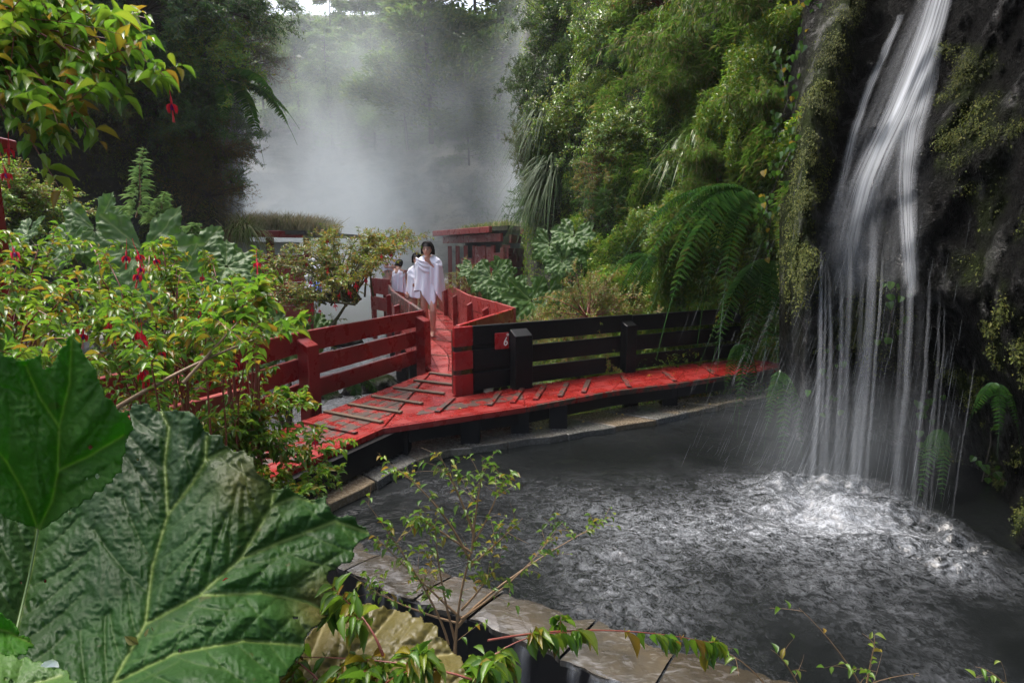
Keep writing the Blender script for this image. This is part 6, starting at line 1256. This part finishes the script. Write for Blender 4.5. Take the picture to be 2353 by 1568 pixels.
wp = G(989, 770); person('woman with dark hair wrapped in a white towel walking forward on the boardwalk', wp, 1.66, -.12, dict(walk, arms=[[(.16, .0, 1.33), (.18, -.06, 1.14), (.11, -.18, 1.28), (.07, -.215, 1.345)], [(-.17, 0, 1.33), (-.20, .02, 1.1), (-.12, -.07, 1.05), (-.05, -.08, 1.07)]]), dict(hem=hem1, top=top1, flap=True), .10, 'skin', 3, .08)
stand = dict(l=[(-.09, -.06, .5), (-.09, -.02, .085)], lf=np.array([0, -.16, -.05]), r=[(.09, .02, .5), (.09, .1, .085)], rf=np.array([0, -.16, -.05]))
def at_walk(u, v, d): p = D(u, v, d); return (p[0], p[1], 0.0)
person('person in white robe half hidden behind the towelled woman', at_walk(962, 700, 11.5), 1.46, -.1, dict(stand, arms=[[(.17, 0, 1.33), (.2, -.1, 1.1), (.1, -.2, 1.0), (.06, -.22, 1.0)], [(-.17, 0, 1.33), (-.23, -.03, 1.08), (-.24, -.08, .86), (-.24, -.09, .82)]]), dict(hem=lambda a: .74 + .05 * np.cos(a * 2), top=lambda a: 1.44 - .12 * np.exp(-((np.angle(np.exp(1j * (a + math.pi / 2)))) / .5) ** 2), w=1.0), .09, 'skin_dark', 5)
person('child wrapped in a white towel seen from behind on the boardwalk', at_walk(917, 690, 14.6), 1.30, 2.7, dict(stand, arms=[[(.16, 0, 1.33), (.2, -.1, 1.1), (.08, -.17, 1.2), (.04, -.18, 1.24)], [(-.16, 0, 1.33), (-.2, -.1, 1.1), (-.08, -.17, 1.2), (-.04, -.18, 1.22)]]), dict(hem=lambda a: .58 + .10 * np.sin(a), top=lambda a: 1.42 + 0 * a, w=.95), .04, 'skin_dark', 8)
person('person in white towel and green swimwear beside the far bush', at_walk(900, 690, 16.8), 1.66, .5, dict(stand, arms=[[(.17, 0, 1.33), (.2, -.1, 1.1), (.1, -.2, 1.1), (.06, -.22, 1.1)], [(-.17, 0, 1.33), (-.2, -.1, 1.1), (-.1, -.2, 1.1), (-.06, -.22, 1.1)]]), dict(hem=lambda a: .98 + .04 * np.cos(a * 3), top=lambda a: 1.45 + 0 * a), .09, 'skin', 11, suit='swim')
# cloths by the water behind the twisted fuchsia
def cloth(label, u, v, d, w, h, mat, seed):
    a, b = np.meshgrid(np.linspace(-.5, .5, 18), np.linspace(-.5, .5, 14)); p = D(u, v, d); z = .10 * fbm(np.stack([a * 4, b * 4, 0 * a], -1), seed, 3); m_ = MB(); gridmesh(m_, np.stack([a * w + p[0], b * .3 + z + p[1], b * h + .5 * z + p[2]], -1)); o = m_.build('cloth', M[mat], smooth=True); q = o.modifiers.new('thickness', 'SOLIDIFY'); q.thickness = .01; tag(o, label, 'cloth')
cloth('blue cloth seen through the twisted fuchsia by the water', 735, 664, 9.5, .3, .18, 'blue', 1); cloth('white towel seen through the twisted fuchsia branches', 722, 630, 9.8, .3, .5, 'towel', 2)

# ================================================================== steam
def steam(name, lo, hi, dens, scale, seed, lowc, highc, edge=.35):
    m_ = MB(); box(m_, lo[0], hi[0], lo[1], hi[1], lo[2], hi[2]); t = NT(name + '_volume'); tc = t.n('ShaderNodeTexCoord'); mp = t.n('ShaderNodeMapping'); t.l(tc.outputs['Object'], mp.inputs[0]); mp.inputs['Location'].default_value = (seed * 3.1, seed * 1.7, seed); mp.inputs['Scale'].default_value = (scale, scale, scale * .55)
    n = t.noise(mp.outputs[0], 1.0, 3, .55, .6); d = t.ramp(n, [(lowc, 0.), (highc, 1.)])
    # soft ellipsoidal falloff from the generated box coordinates
    m2 = t.n('ShaderNodeMapping'); t.l(tc.outputs['Generated'], m2.inputs[0]); m2.inputs['Location'].default_value = (-1, -1, -1); m2.inputs['Scale'].default_value = (2, 2, 2); ln = t.n('ShaderNodeVectorMath', operation='LENGTH'); t.l(m2.outputs[0], ln.inputs[0])
    mr = t.n('ShaderNodeMapRange', interpolation_type='SMOOTHSTEP'); t.l(ln.outputs['Value'], mr.inputs['Value']); mr.inputs['From Min'].default_value = 1.0; mr.inputs['From Max'].default_value = edge; mr.inputs['To Min'].default_value = 0; mr.inputs['To Max'].default_value = 1
    v = t.n('ShaderNodeVolumePrincipled'); v.inputs['Color'].default_value = (.87, .945, 1, 1); v.inputs['Anisotropy'].default_value = .4
    t.l(t.math('MULTIPLY', t.math('MULTIPLY', d, mr.outputs[0]), dens), v.inputs['Density']); t.l(v.outputs[0], t.out.inputs['Volume']); o = m_.build(name, t.m); return tag(o, kind='stuff')
steam('steam', (-17, 14.2, -4), (4.5, 30, 12), .09, .30, 1, .39, .60)
steam('steam', (-14, 12.4, -4), (0, 27, 7.5), .09, .33, 2, .3, .6)
steam('steam', (-1.6, 12.6, -3), (5.2, 23, 11), .22, .45, 3, .40, .62)
steam('mist', (1.2, 2.9, -.355), (3.3, 4.9, .8), .28, 1.6, 4, .3, .7, .1)
